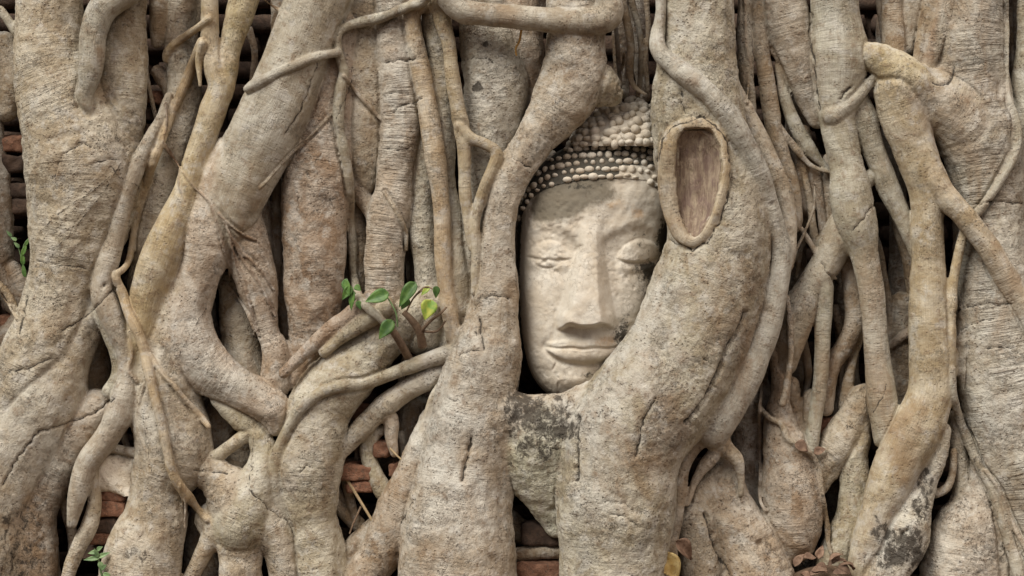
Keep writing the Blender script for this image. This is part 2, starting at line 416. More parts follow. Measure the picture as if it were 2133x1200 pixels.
# slender root D and its forks
R('c', 12, 60, [(352, 200, 9, 20), (333, 252, 12, 40), (307, 300, 15), (285, 350, 17), (265, 402, 18), (250, 456, 19), (238, 507, 20), (221, 562, 24), (214, 608, 26), (228, 645, 27), (243, 685, 24), (258, 730, 19), (264, 780, 20), (258, 830, 27), (240, 880, 29), (215, 920, 26), (185, 960, 26), (170, 1000, 22), (158, 1045, 18), (150, 1090, 10)], sm=.6)
R('c', 12, 45, [(210, 630, 16), (220, 685, 12), (238, 730, 11), (243, 778, 12), (230, 815, 18)], sm=.5)
R('g', 12, 40, [(225, 900, 14), (200, 935, 16), (192, 985, 14), (197, 1045, 15), (186, 1095, 17), (162, 1145, 16), (142, 1200, 14), (130, 1280, 14)], sm=.4)
R('c', 10, 40, [(205, 930, 13), (240, 934, 11), (280, 942, 10), (320, 955, 10)], sm=.5)
R('b', 8, 5, [(262, 870, 9), (258, 910, 8), (270, 940, 8)], sm=.4)
# ---- centre left
R('b', 16, 5, [(720, 60, 40), (700, 140, 48), (684, 230, 56), (666, 330, 70), (656, 430, 72), (656, 530, 68), (657, 620, 58), (650, 690, 44), (634, 740, 32), (620, 790, 28)], q=.8, sm=.1)
R('g', 14, -15, [(765, -150, 75), (762, 0, 64), (760, 100, 58), (757, 200, 56), (752, 300, 52), (756, 370, 34)], q=.8, sm=.05)
R('g', 16, -5, [(735, 375, 14), (752, 410, 18), (778, 437, 22), (800, 470, 26)], sm=.4)
R('b', 8, -40, [(735, 430, 18), (745, 520, 22), (745, 620, 20)], sm=.2)
R('p', 14, 15, [(835, -150, 52), (826, -10, 46), (826, 100, 46), (836, 200, 46), (838, 290, 43), (830, 350, 38), (824, 400, 40), (812, 450, 44), (803, 510, 41), (800, 570, 39), (798, 640, 36)], sm=.15, rg=.6, label='pale root ringed with dark crosswise cracks')
R('p', 14, 10, [(892, 240, 16), (886, 300, 24), (886, 360, 26), (882, 420, 26), (880, 470, 29), (888, 530, 29), (894, 580, 32), (900, 640, 40), (880, 700, 40)], sm=.3)
R('g', 12, 25, [(905, -150, 25), (908, 30, 30), (915, 120, 28), (918, 220, 28), (925, 310, 26), (930, 380, 20), (945, 470, 22), (950, 560, 32), (950, 640, 30)], sm=.3)
R('o', 12, 55, [(905, -30, 16), (882, 5, 19), (860, 22, 19), (858, 50, 18), (866, 90, 18), (876, 140, 19), (887, 200, 20), (897, 270, 22), (906, 330, 22), (914, 390, 19), (920, 450, 17), (921, 520, 17), (925, 590, 17), (935, 650, 17), (945, 710, 15), (948, 760, 12)], sm=.6)
R('p', 14, 15, [(1005, -20, 40), (1008, 50, 48), (1018, 110, 58), (1030, 175, 68), (1026, 235, 68), (1012, 295, 55), (1002, 350, 44), (995, 420, 36), (980, 480, 36), (968, 550, 42), (962, 630, 42), (955, 700, 36), (945, 770, 32)], q=.75, sm=.1)
R('b', 12, -15, [(1085, 20, 45), (1090, 90, 42), (1100, 150, 34), (1106, 210, 24)], sm=.1)
R('o', 10, 72, [(905, -150, 24), (910, -20, 22), (917, 20, 20), (926, 60, 17), (936, 95, 15), (942, 150, 16), (950, 205, 16), (960, 260, 17), (965, 295, 16), (967, 340, 14), (969, 400, 13), (974, 440, 12), (978, 480, 10), (982, 520, 7)], sm=.7)
R('o', 10, 78, [(958, 265, 13), (978, 287, 13), (1008, 298, 13), (1030, 312, 13), (1035, 328, 13), (1027, 352, 12), (1010, 388, 11), (999, 425, 11), (991, 465, 11), (992, 515, 10), (990, 560, 9), (984, 610, 6)], sm=.7)
# ---- beam
R('c', 12, 108, [(925, -60, 24), (935, -5, 26), (962, 22, 26), (1000, 30, 25), (1060, 34, 25), (1130, 40, 26), (1200, 45, 27), (1248, 42, 30), (1268, 25, 29), (1262, -15, 24), (1240, -60, 22), (1210, -120, 22)], sm=.65, label='thick root bent horizontally across the top')
# ---- main root left of the head
R('g', 20, 60, [(1200, -150, 60), (1200, 0, 62), (1202, 90, 63), (1196, 150, 66), (1168, 215, 62), (1124, 275, 47), (1080, 338, 38), (1050, 400, 35), (1037, 460, 34), (1032, 520, 37), (1031, 580, 42), (1027, 640, 52), (1020, 700, 60), (1008, 765, 76), (992, 840, 84), (978, 920, 84), (968, 1000, 92), (958, 1090, 112), (955, 1160, 122), (955, 1300, 130)], q=.85, sm=.1, rg=.2, label='massive mottled root running down the left of the stone head')
R('g', 22, 50, [(1200, 150, 60), (1240, 172, 48), (1272, 192, 28)], q=.8, sm=.1, rg=.5)
R('b', 16, 25, [(910, 880, 36), (888, 950, 44), (858, 1020, 48), (822, 1090, 50), (785, 1160, 48), (740, 1225, 45), (700, 1300, 45)], sm=.05)
# ---- root with the ear-shaped scar
R('g', 16, 92, [(1458, -150, 76), (1456, 0, 72), (1456, 90, 74), (1450, 160, 84), (1450, 220, 94), (1460, 300, 106), (1484, 380, 106), (1496, 450, 108), (1494, 520, 108), (1473, 600, 120), (1442, 690, 118), (1410, 760, 118), (1352, 840, 126), (1305, 910, 128), (1288, 980, 120), (1282, 1060, 114), (1276, 1150, 106), (1272, 1300, 108)], q=.84, sm=.05, rg=.15, label='massive root right of the head with an ear shaped scar')
R('g', 18, 80, [(1385, 805, 58), (1306, 832, 48), (1228, 841, 42), (1170, 857, 34), (1090, 862, 40), (1030, 860, 50)], q=.8, sm=0, rg=.1)
R('p', 46, 35, [(1145, 880, 46, 84), (1124, 912, 64, 76), (1118, 960, 66, 60), (1136, 1020, 48, 46), (1152, 1070, 30), (1160, 1100, 18)], q=.8, sm=0, rg=.1)
R('b', 16, -30, [(1060, 1080, 22), (1110, 1120, 26), (1170, 1120, 26)], sm=.1)
R('b', 10, 10, [(1060, 1160, 14), (1110, 1152, 15), (1180, 1150, 14)], sm=.2)
# ---- right: roots beside it
R('c', 10, 20, [(1552, -150, 14), (1552, 60, 16), (1553, 150, 16), (1560, 230, 14)], sm=.1)
R('b', 10, 20, [(1592, -150, 20), (1580, 0, 20), (1582, 70, 18), (1592, 140, 16), (1602, 210, 18), (1614, 280, 18), (1634, 345, 17), (1652, 410, 17), (1655, 470, 16)], sm=.4)
R('g', 14, 70, [(1520, 170, 16), (1550, 225, 18), (1580, 285, 20), (1608, 345, 20), (1630, 400, 20), (1640, 450, 20), (1640, 500, 20), (1632, 545, 22)], sm=.5)
R('k', 14, None, [(1376, -150, 10, 120), (1375, 20, 11, 120), (1368, 70, 14, 125), (1372, 105, 18), (1395, 130, 20), (1430, 158, 21), (1475, 195, 22), (1515, 238, 23), (1550, 295, 23), (1580, 360, 22), (1602, 425, 22, 95), (1618, 480, 22, 92), (1628, 535, 25, 90), (1616, 600, 27, 90), (1600, 670, 30, 90), (1572, 745, 33, 90), (1542, 800, 38, 88), (1505, 858, 40, 84), (1485, 900, 34, 78)], sm=.6, label='pale root crossing over the scarred root and down its right side')
R('g', 12, 70, [(1480, 895, 26), (1447, 930, 17), (1425, 975, 15), (1414, 1030, 17), (1402, 1090, 18), (1392, 1150, 19), (1385, 1300, 22)], sm=.4)
R('g', 12, 66, [(1500, 905, 24), (1490, 945, 16), (1466, 975, 12), (1445, 1010, 9), (1430, 1050, 6)], sm=.4)
R('g', 12, 66, [(1490, 910, 26), (1512, 935, 19), (1535, 958, 14), (1543, 990, 9), (1544, 1030, 6)], sm=.4)
R('g', 18, 25, [(1500, 975, 24), (1468, 1030, 36), (1448, 1090, 42), (1456, 1160, 44), (1462, 1300, 46)], sm=.2)
R('g', 18, 20, [(1515, 970, 26), (1520, 1030, 44), (1540, 1090, 58), (1568, 1150, 72), (1600, 1300, 90)], sm=.15)
R('b', 8, 100, [(1545, 680, 8), (1530, 740, 9), (1500, 800, 9), (1470, 845, 9), (1445, 890, 8)], sm=.3)
R('b', 8, 55, [(1640, 620, 6), (1648, 720, 7), (1640, 800, 8), (1630, 840, 8)], sm=.3)
R('b', 12, 10, [(1612, 720, 14), (1625, 790, 18), (1620, 850, 24), (1625, 900, 36), (1640, 960, 54), (1650, 1030, 64), (1652, 1095, 64), (1655, 1125, 50)], sm=.05)
# upper right
R('c', 20, 15, [(1600, -150, 60), (1625, 0, 55), (1646, 80, 48), (1668, 150, 38), (1686, 205, 28), (1700, 250, 18)], q=.8, sm=.4)
R('c', 18, 45, [(1736, -150, 52), (1737, 0, 50), (1745, 70, 56), (1748, 130, 58), (1745, 185, 50), (1740, 235, 38), (1750, 290, 35), (1762, 345, 36), (1772, 400, 42), (1784, 455, 42), (1800, 520, 33), (1812, 580, 29), (1820, 650, 27), (1825, 720, 28), (1832, 790, 30), (1838, 850, 30), (1845, 910, 28)], q=.9, sm=.7, label='smooth upright root dividing the dark hollow on the right')
R('c', 14, 62, [(1735, 240, 22), (1765, 215, 19), (1795, 190, 14), (1818, 162, 7)], sm=.5)
R('o', 18, 62, [(1790, 110, 20), (1840, 130, 36), (1888, 168, 46), (1938, 208, 50, 50), (1994, 240, 58, 36), (2046, 292, 60, 18), (2074, 365, 56, -4), (2085, 440, 46, -30)], q=.9, sm=.35)
R('o', 20, 60, [(1870, 190, 46), (1885, 250, 46), (1905, 310, 42), (1922, 370, 38), (1930, 440, 34), (1932, 520, 35), (1934, 600, 37), (1936, 680, 42), (1940, 750, 44), (1938, 820, 46), (1915, 885, 52), (1884, 945, 52), (1856, 1005, 47), (1835, 1060, 40), (1816, 1115, 38), (1800, 1180, 34), (1790, 1290, 34)], q=.9, sm=.65, label='tall tan root on the right, branching into an inverted fork')
R('c', 14, 35, [(1790, 205, 20), (1800, 250, 27), (1815, 300, 26), (1834, 350, 24), (1854, 400, 23), (1876, 445, 21), (1900, 500, 18), (1920, 560, 14)], sm=.7)
R('c', 12, 30, [(1835, 350, 14), (1810, 372, 15), (1785, 400, 20)], sm=.6)
R('b', 10, 10, [(1868, -150, 24), (1862, 0, 24), (1864, 60, 26), (1862, 110, 28), (1858, 150, 22)], sm=.3)
R('c', 10, 10, [(1925, -150, 26), (1908, -20, 26), (1896, 40, 22), (1890, 100, 16)], sm=.4)
R('b', 6, 40, [(1952, -80, 10), (1936, 10, 11), (1920, 75, 11), (1908, 140, 9)], sm=.5)
R('b', 6, 48, [(1972, -80, 7), (1955, 20, 7), (1938, 80, 7), (1925, 155, 6)], sm=.5)
R('p', 90, 12, [(2030, -150, 74), (2022, 0, 72), (2018, 90, 80), (2034, 180, 74), (2044, 270, 74), (2054, 350, 68), (2064, 430, 64), (2072, 510, 68), (2078, 600, 84), (2092, 700, 100), (2112, 800, 112), (2140, 900, 120), (2165, 1000, 112), (2180, 1120, 110), (2190, 1300, 120)], q=.9, sm=0, rg=.6, label='thick ring-wrinkled pale root on the far right')
R('c', 12, 20, [(2160, -150, 40), (2148, 0, 30), (2150, 80, 32), (2160, 160, 48), (2168, 260, 50), (2175, 380, 40), (2185, 500, 40)], sm=.2)
R('c', 3, None, [(2093, -80, 5), (2098, 60, 5), (2100, 190, 5), (2116, 242, 7), (2123, 282, 8), (2111, 332, 8), (2082, 380, 8), (2046, 430, 9), (2025, 455, 10)], sm=.6, off=.9)
R('o', 26, 92, [(1908, 285, 12, 60), (1920, 325, 22, 64), (1940, 364, 27, 72), (1968, 405, 26, 82), (2008, 450, 23), (2048, 500, 24), (2080, 550, 24), (2110, 600, 25), (2142, 655, 25), (2175, 720, 25), (2230, 830, 25)], sm=.6)
R('o', 12, 72, [(2012, 470, 12), (1998, 525, 9), (1987, 580, 10), (1980, 635, 13), (1976, 700, 14), (1975, 770, 14)], sm=.5)
# dark hollow
R('c', 16, 15, [(1775, 440, 30), (1745, 495, 34), (1720, 550, 32), (1690, 595, 32), (1664, 645, 36), (1648, 700, 32), (1640, 760, 20)], sm=.5)
R('c', 14, 20, [(1712, 570, 24), (1716, 630, 20), (1713, 700, 16), (1709, 770, 15), (1703, 840, 15), (1694, 900, 15), (1690, 940, 14)], sm=.6)
R('b', 12, -15, [(1768, 520, 20), (1774, 600, 20), (1778, 670, 20), (1762, 718, 20), (1738, 755, 19), (1724, 800, 20), (1722, 850, 16)], sm=.4)
R('b', 10, -25, [(1792, 690, 10), (1778, 750, 11), (1766, 800, 11), (1755, 845, 9)], sm=.4)
R('b', 6, 0, [(1672, 330, 7), (1684, 400, 8), (1694, 470, 9), (1706, 530, 8)], sm=.4)
R('b', 6, -5, [(1698, 350, 10), (1708, 420, 10), (1718, 500, 9)], sm=.4)
R('b', 6, -10, [(1725, 330, 12), (1726, 420, 11), (1732, 500, 10)], sm=.4)
R('b', 8, -20, [(1668, 280, 22), (1674, 350, 22), (1682, 430, 18)], sm=.05)
R('c', 6, 12, [(1622, 130, 9), (1632, 190, 12), (1650, 245, 14), (1676, 295, 14), (1702, 330, 10), (1730, 358, 4)], sm=.5)
R('b', 6, 18, [(1598, 200, 6), (1620, 260, 8), (1650, 300, 8), (1690, 345, 6), (1728, 360, 4)], sm=.4)
R('d', 6, 18, [(1566, -80, 7), (1580, 30, 7), (1600, 80, 6), (1625, 130, 7), (1655, 180, 5), (1675, 205, 3)], sm=.3)
R('b', 5, 22, [(1656, 455, 5), (1690, 510, 6), (1712, 548, 6), (1740, 580, 4)], sm=.5)
R('b', 5, 30, [(1697, 390, 4), (1696, 430, 4), (1678, 480, 4), (1658, 520, 4), (1648, 560, 4)], sm=.5)
R('b', 8, -30, [(1868, 450, 10), (1880, 500, 13), (1896, 560, 12), (1910, 620, 10)], sm=.4)
R('b', 8, -60, [(1880, 640, 30), (1872, 720, 34), (1876, 800, 34), (1880, 860, 30)], sm=.1)
R('b', 8, -25, [(1905, 690, 10), (1870, 708, 10), (1850, 722, 8)], sm=.3)
# lower right
R('g', 14, -5, [(1800, 830, 28), (1775, 890, 40), (1745, 935, 40), (1712, 975, 36), (1690, 1010, 30)], sm=.15)
R('g', 12, 5, [(1790, 880, 26), (1780, 950, 30), (1782, 1020, 31), (1774, 1080, 34), (1752, 1130, 36), (1730, 1180, 34)], sm=.2)
R('b', 10, -10, [(1650, 800, 16), (1658, 860, 16), (1668, 910, 20), (1678, 950, 14)], sm=.3)
R('b', 10, -5, [(1692, 830, 20), (1686, 890, 22), (1690, 940, 13)], sm=.3)
R('p', 6, 58, [(1960, 900, 18), (1948, 950, 22), (1930, 1005, 22), (1905, 1050, 34), (1888, 1100, 46), (1868, 1150, 52), (1838, 1200, 50), (1815, 1300, 55)], sm=0, label='rotten white root stub blotched with black mould')
R('p', 14, 20, [(1990, 870, 18), (1994, 940, 19), (2004, 1000, 20), (2000, 1050, 22), (1990, 1100, 30)], sm=.1)
R('b', 8, 45, [(1985, 940, 8), (1984, 985, 8), (1970, 1018, 10), (1938, 1034, 9)], sm=.3)
R('p', 18, 15, [(2050, 940, 20), (2044, 1010, 34), (2022, 1080, 58), (2005, 1150, 78), (1995, 1300, 95)], sm=0)
R('g', 14, 30, [(2085, 1010, 20), (2078, 1060, 30), (2070, 1110, 38), (2075, 1200, 44), (2080, 1300, 50)], sm=.1)
R('b', 10, 20, [(1822, 1130, 18), (1806, 1165, 20), (1780, 1200, 20), (1740, 1240, 18)], sm=.2)
R('b', 10, 25, [(1790, 1170, 10), (1762, 1195, 10), (1730, 1225, 10)], sm=.2)
# ---- lower centre-left
R('g', 22, 30, [(890, 628, 30), (850, 658, 40), (802, 708, 48), (745, 762, 55), (694, 806, 61), (662, 855, 62), (650, 915, 66), (642, 975, 68), (646, 1035, 58), (655, 1085, 46), (668, 1140, 52), (690, 1300, 66)], q=.9, sm=.15)
R('b', 10, 62, [(775, 628, 24), (735, 655, 20), (690, 685, 18), (648, 722, 16), (614, 755, 14), (590, 778, 12)], sm=.3)
R('g', 12, 66, [(800, 640, 22), (760, 668, 20), (715, 700, 15), (675, 735, 10)], sm=.3)
R('g', 14, 55, [(965, 715, 22), (935, 735, 18), (895, 748, 16), (850, 765, 15), (800, 786, 14), (750, 800, 13, 70), (705, 806, 12, 92), (662, 822, 12, 92), (628, 850, 11, 88), (603, 885, 11, 80), (587, 920, 13, 70), (577, 960, 16, 60), (575, 1010, 18, 50), (590, 1060, 16, 40), (605, 1110, 12, 40)], sm=.5, label='slim root arching over the middle of the lower left')
R('g', 14, 35, [(425, 790, 12), (443, 812, 17), (468, 843, 20), (500, 876, 22), (530, 905, 23), (550, 940, 30), (548, 985, 40), (525, 1040, 52), (505, 1090, 60)], sm=.3)
R('g', 14, 40, [(525, 895, 17), (492, 920, 15), (462, 942, 13), (435, 955, 10)], sm=.4)
R('g', 24, 30, [(400, 965, 34), (450, 1000, 42), (490, 1042, 56), (498, 1095, 47), (503, 1160, 42), (500, 1300, 46)], q=.85, sm=.15)
R('g', 40, 22, [(440, 1085, 30), (500, 1120, 40), (560, 1105, 34)], q=.8, sm=.2)
R('g', 16, 28, [(455, 1090, 28), (432, 1135, 20), (412, 1175, 18), (392, 1220, 18), (370, 1300, 18)], sm=.2)
R('g', 18, 28, [(545, 1040, 40), (570, 1100, 38), (590, 1160, 34), (605, 1300, 36)], sm=.15)
R('b', 8, 30, [(605, 1085, 7), (622, 1120, 8), (632, 1165, 10), (636, 1300, 10)], sm=.3)
R('g', 12, 30, [(975, 750, 22), (930, 772, 24), (880, 795, 24), (830, 825, 23), (785, 862, 23), (752, 895, 22), (724, 925, 20), (700, 950, 18)], sm=.35)
R('g', 12, 22, [(930, 760, 14), (890, 790, 12), (850, 800, 12)], sm=.3)
R('g', 12, 25, [(800, 852, 18), (815, 880, 17), (816, 915, 14), (822, 945, 9)], sm=.35)
R('g', 12, 8, [(800, 895, 10), (778, 908, 14), (766, 940, 17), (778, 980, 18), (798, 1018, 20), (822, 1050, 20)], sm=.2)
R('y', 6, 50, [(945, 785, 8), (916, 808, 9), (896, 842, 9), (884, 878, 8), (874, 915, 6)], sm=.7)
R('b', 8, -20, [(712, 975, 11), (724, 1015, 12), (735, 1060, 11), (742, 1090, 8)], sm=.4)
R('b', 8, -25, [(690, 1030, 14), (716, 1065, 14), (745, 1095, 12), (790, 1110, 12)], sm=.3)
R('b', 12, 5, [(800, 1080, 22), (768, 1115, 26), (738, 1140, 22), (712, 1170, 20)], sm=.2)
# ---- thin roots lying over the others
R('c', 3, None, [(920, -60, 14), (885, 0, 12), (850, 14, 11), (800, 35, 11), (752, 47, 10), (722, 56, 9), (705, 70, 9), (702, 95, 10), (711, 130, 10), (717, 152, 11), (709, 182, 10), (705, 220, 10), (706, 250, 10), (713, 300, 10), (722, 350, 10), (728, 400, 10), (732, 460, 9), (735, 520, 9), (737, 575, 9), (744, 610, 9), (764, 640, 9), (790, 664, 9), (815, 686, 9)], sm=.7, name='aerial_root', off=1.05, label='long slim aerial root with a kink near the top')
R('c', 16, None, [(704, 110, 9), (662, 120, 8), (620, 135, 9), (580, 152, 10), (552, 166, 12), (532, 177, 12), (515, 186, 8)], sm=.6, name='aerial_root', off=.3)
R('y', 5, None, [(420, 85, 9), (406, 122, 10), (386, 175, 11), (361, 230, 11), (336, 290, 12), (316, 340, 12), (300, 392, 11), (288, 440, 10), (278, 490, 8), (269, 540, 7), (256, 562, 7), (243, 572, 8), (245, 588, 9), (256, 612, 10), (268, 650, 11), (285, 690, 12), (300, 726, 12), (310, 772, 11), (319, 822, 10), (333, 872, 10), (345, 922, 10), (358, 980, 10), (373, 1012, 11), (391, 1036, 11), (411, 1060, 9), (432, 1084, 7)], sm=.85, name='aerial_root', off=.7, label='pale straw coloured aerial root zigzagging down the left')
R('y', 5, None, [(312, 738, 5), (340, 780, 5), (365, 806, 6), (395, 842, 7), (420, 870, 8), (434, 888, 6)], sm=.8, name='aerial_root', off=.6)
R('y', 5, None, [(421, 90, 8), (414, 130, 7), (417, 180, 4)], sm=.8, name='aerial_root', off=.5)
R('y', 5, None, [(435, 40, 8), (414, 55, 8), (385, 75, 9), (357, 95, 9), (345, 114, 8), (344, 126, 5)], sm=.6, name='aerial_root', off=.6)
R('b', 4, None, [(716, 158, 5), (740, 190, 5), (770, 222, 5), (794, 250, 4)], sm=.5, name='aerial_root', off=.5)
R('b', 4, None, [(692, 236, 3.5), (650, 280, 3.5), (600, 327, 4), (560, 372, 4), (540, 392, 4)], sm=.5, name='aerial_root', off=.6)
R('b', 4, None, [(800, 400, 4), (825, 440, 5), (845, 480, 5), (846, 520, 4)], sm=.5, name='aerial_root', off=.4)
R('b', 4, None, [(1290, -20, 8, 30), (1306, 40, 9, 20), (1316, 100, 9, 10), (1312, 150, 8, 5), (1322, 180, 6, 5), (1345, 195, 4, 20)], sm=.5, name='aerial_root')
R('c', 5, None, [(1984, 770, 8), (1985, 825, 9), (2000, 872, 9), (2020, 922, 10), (2042, 972, 11), (2066, 1022, 11), (2086, 1080, 12), (2106, 1140, 13), (2124, 1200, 15), (2140, 1290, 16)], sm=.4, name='aerial_root', off=.6, label='slim forked aerial root lying over the base of the far right root')
R('c', 4, None, [(2052, 980, 5), (2078, 1015, 6), (2098, 1066, 6), (2118, 1108, 6), (2140, 1150, 6)], sm=.4, name='aerial_root', off=.6)
R('b', 4, None, [(1578, 838, 5), (1600, 868, 6), (1628, 884, 7), (1640, 912, 7), (1664, 930, 7), (1690, 950, 7), (1706, 982, 7), (1712, 1032, 6), (1722, 1082, 6), (1725, 1130, 5), (1732, 1155, 4)], sm=.3, name='aerial_root', off=.7)
R('b', 4, None, [(1588, 790, 4), (1582, 860, 4.5), (1584, 950, 4.5), (1582, 1030, 4.5), (1594, 1065, 4)], sm=.4, name='aerial_root', off=.7)
R('c', 4, None, [(0, 20, 10, 20), (22, 48, 10, 20), (44, 86, 8, 20)], sm=.5, name='aerial_root')
R('o', 4, None, [(-20, 580, 7, 10), (10, 605, 8, 10), (30, 640, 9, 10), (50, 690, 8, 10)], sm=.5, name='aerial_root')
# rootlets, reddish, over the left middle
for P in ([(345, 300), (375, 350), (405, 390), (440, 425), (470, 470), (485, 520), (510, 580), (520, 640), (532, 700)],
          [(470, 470), (500, 520), (540, 560), (572, 605)],
          [(475, 480), (505, 540), (540, 590), (570, 650), (574, 660)],
          [(480, 500), (495, 560), (515, 620), (530, 670), (537, 700)],
          [(455, 445), (480, 470), (510, 490), (535, 500)],
          [(375, 350), (372, 385), (385, 420)],
          [(345, 215), (347, 260), (340, 300), (362, 330)],
          [(440, 430), (455, 480), (470, 530), (480, 580)]):
    R('r', 2.5, None, [(x, y, 3.2 - 0.6 * i / len(P)) for i, (x, y) in enumerate(P)], sm=.6, name='rootlet', off=.5, jit=.1)
for P in ([(600, 30), (570, 14), (545, -5)], [(1300, 110), (1295, 150), (1290, 185)], [(1552, 0), (1553, 90), (1564, 142)],
          [(1556, 140), (1558, 180), (1556, 215)], [(466, 585), (490, 612), (515, 650), (530, 690)], [(300, 800), (290, 840), (285, 890), (305, 945), (312, 975)],
          [(270, 690), (275, 740), (267, 770), (285, 795)], [(0, 610), (20, 640), (35, 665)], [(384, 1010), (386, 1060), (384, 1100)], [(375, 1010), (380, 1050), (378, 1085)]):
    R('b', 2.5, None, [(x, y, 3.4) for x, y in P], sm=.6, name='rootlet', off=.5, jit=.1)
# further strands in the right hand hollow and beside the scarred root
for t_, k_, P, r_ in (('b', 4, [(1310, -20), (1330, 60), (1336, 130), (1328, 200)], 8), ('b', 4, [(1345, -20), (1350, 60), (1346, 120), (1350, 190)], 7), ('d', 4, [(1283, 60), (1288, 120), (1292, 190)], 6),
                      ('b', 5, [(1650, 240), (1672, 330), (1682, 420), (1672, 500), (1660, 580)], 9), ('c', 5, [(1640, 560), (1668, 520), (1690, 480), (1700, 430), (1697, 380)], 6),
                      ('b', 5, [(1712, 350), (1722, 430), (1740, 500), (1745, 540)], 8), ('b', 5, [(1800, 420), (1830, 520), (1850, 620), (1860, 720)], 10), ('b', 5, [(1850, 380), (1868, 470), (1888, 560), (1900, 640)], 9),
                      ('b', 5, [(1740, 640), (1755, 720), (1752, 800), (1740, 870)], 9), ('b', 5, [(1672, 700), (1684, 780), (1672, 850), (1660, 910)], 10), ('b', 5, [(1570, 560), (1585, 640), (1575, 720)], 5),
                      ('b', 5, [(1565, 250), (1590, 330), (1612, 400), (1622, 440)], 6), ('c', 5, [(1545, -40), (1552, 50), (1560, 130), (1572, 220)], 5), ('b', 5, [(1830, -30), (1838, 40), (1842, 90)], 10),
                      ('b', 5, [(1885, 620), (1892, 700), (1884, 790), (1890, 860)], 11), ('b', 4, [(2104, 20), (2108, 120), (2112, 220)], 6)):
    R(t_, k_, -45 if P[0][0] > 1560 and P[0][0] < 1900 else -30, [(x, y, r_ * (1 - .12 * i)) for i, (x, y) in enumerate(P)], sm=.5, name='aerial_root')
for t_, k_, P, r_ in (('b', 4, [(760, 880), (775, 920), (760, 965), (770, 1010)], 8), ('b', 4, [(730, 900), (742, 945), (735, 985)], 6), ('c', 4, [(835, 905), (842, 950), (835, 1000)], 9), ('b', 4, [(700, 1010), (720, 1050), (755, 1085)], 7),
                      ('b', 4, [(845, 745), (835, 790), (845, 830)], 8), ('b', 4, [(905, 700), (900, 740), (885, 790)], 9), ('b', 4, [(300, 130), (315, 200), (330, 270)], 6), ('b', 4, [(520, 60), (530, 120), (522, 200)], 8)):
    R(t_, k_, -30, [(x, y, r_ * (1 - .12 * i)) for i, (x, y) in enumerate(P)], sm=.4, name='aerial_root')
# raised rim of the ear-shaped scar (closed loop)
EAR = [(1440, 263), (1412, 272), (1397, 298), (1394, 345), (1397, 400), (1405, 450), (1420, 490), (1442, 502), (1464, 488), (1482, 452), (1496, 405), (1504, 355), (1500, 310), (1486, 280), (1464, 265), (1440, 263)]
EARR = [17, 18, 21, 23, 22, 19, 16, 14, 14, 14, 16, 17, 17, 17, 17, 17]
R('o', 18, None, [(x, y, r * 1.08) for (x, y), r in zip(EAR, EARR)], sm=.75, name='scar_rim', off=-.12, label='pale rounded rim of the ear shaped scar')
#ROOTS_END

VX = 3.0
X0, X1, Z0, Z1, D0, D1 = -1320.0, 1320.0, -730.0, 760.0, -165.0, 262.0
NX, NZ, ND = int((X1 - X0) / VX), int((Z1 - Z0) / VX), int((D1 - D0) / VX)
G = np.full((NX, NZ, ND), 60.0, dtype=np.float32)
gx = (X0 + VX * np.arange(NX)).astype(np.float32)
gz = (Z0 + VX * np.arange(NZ)).astype(np.float32)
gd = (D0 + VX * np.arange(ND)).astype(np.float32)

def catmull(P, step):
    P = np.asarray(P, dtype=np.float64)
    out = []
    n = len(P)
    for i in range(n - 1):
        p0 = P[max(i - 1, 0)]; p1 = P[i]; p2 = P[i + 1]; p3 = P[min(i + 2, n - 1)]
        L = np.linalg.norm(p2[:3] - p1[:3])
        m = max(2, int(L / max(step, 0.28 * min(p1[3], p2[3]))))
        for t in np.arange(m) / m:
            a = 0.5 * ((2 * p1) + (-p0 + p2) * t + (2 * p0 - 5 * p1 + 4 * p2 - p3) * t * t + (-p0 + 3 * p1 - 3 * p2 + p3) * t ** 3)
            out.append(a)
    out.append(P[-1])
    return np.array(out)

def front(X, Z):
    i = int(round((X - X0) / VX)); j = int(round((Z - Z0) / VX))
    if not (0 <= i < NX and 0 <= j < NZ): return None
    w = np.nonzero(G[i, j] < 0)[0]
    if len(w) == 0: return None
    return D0 + VX * w[-1]

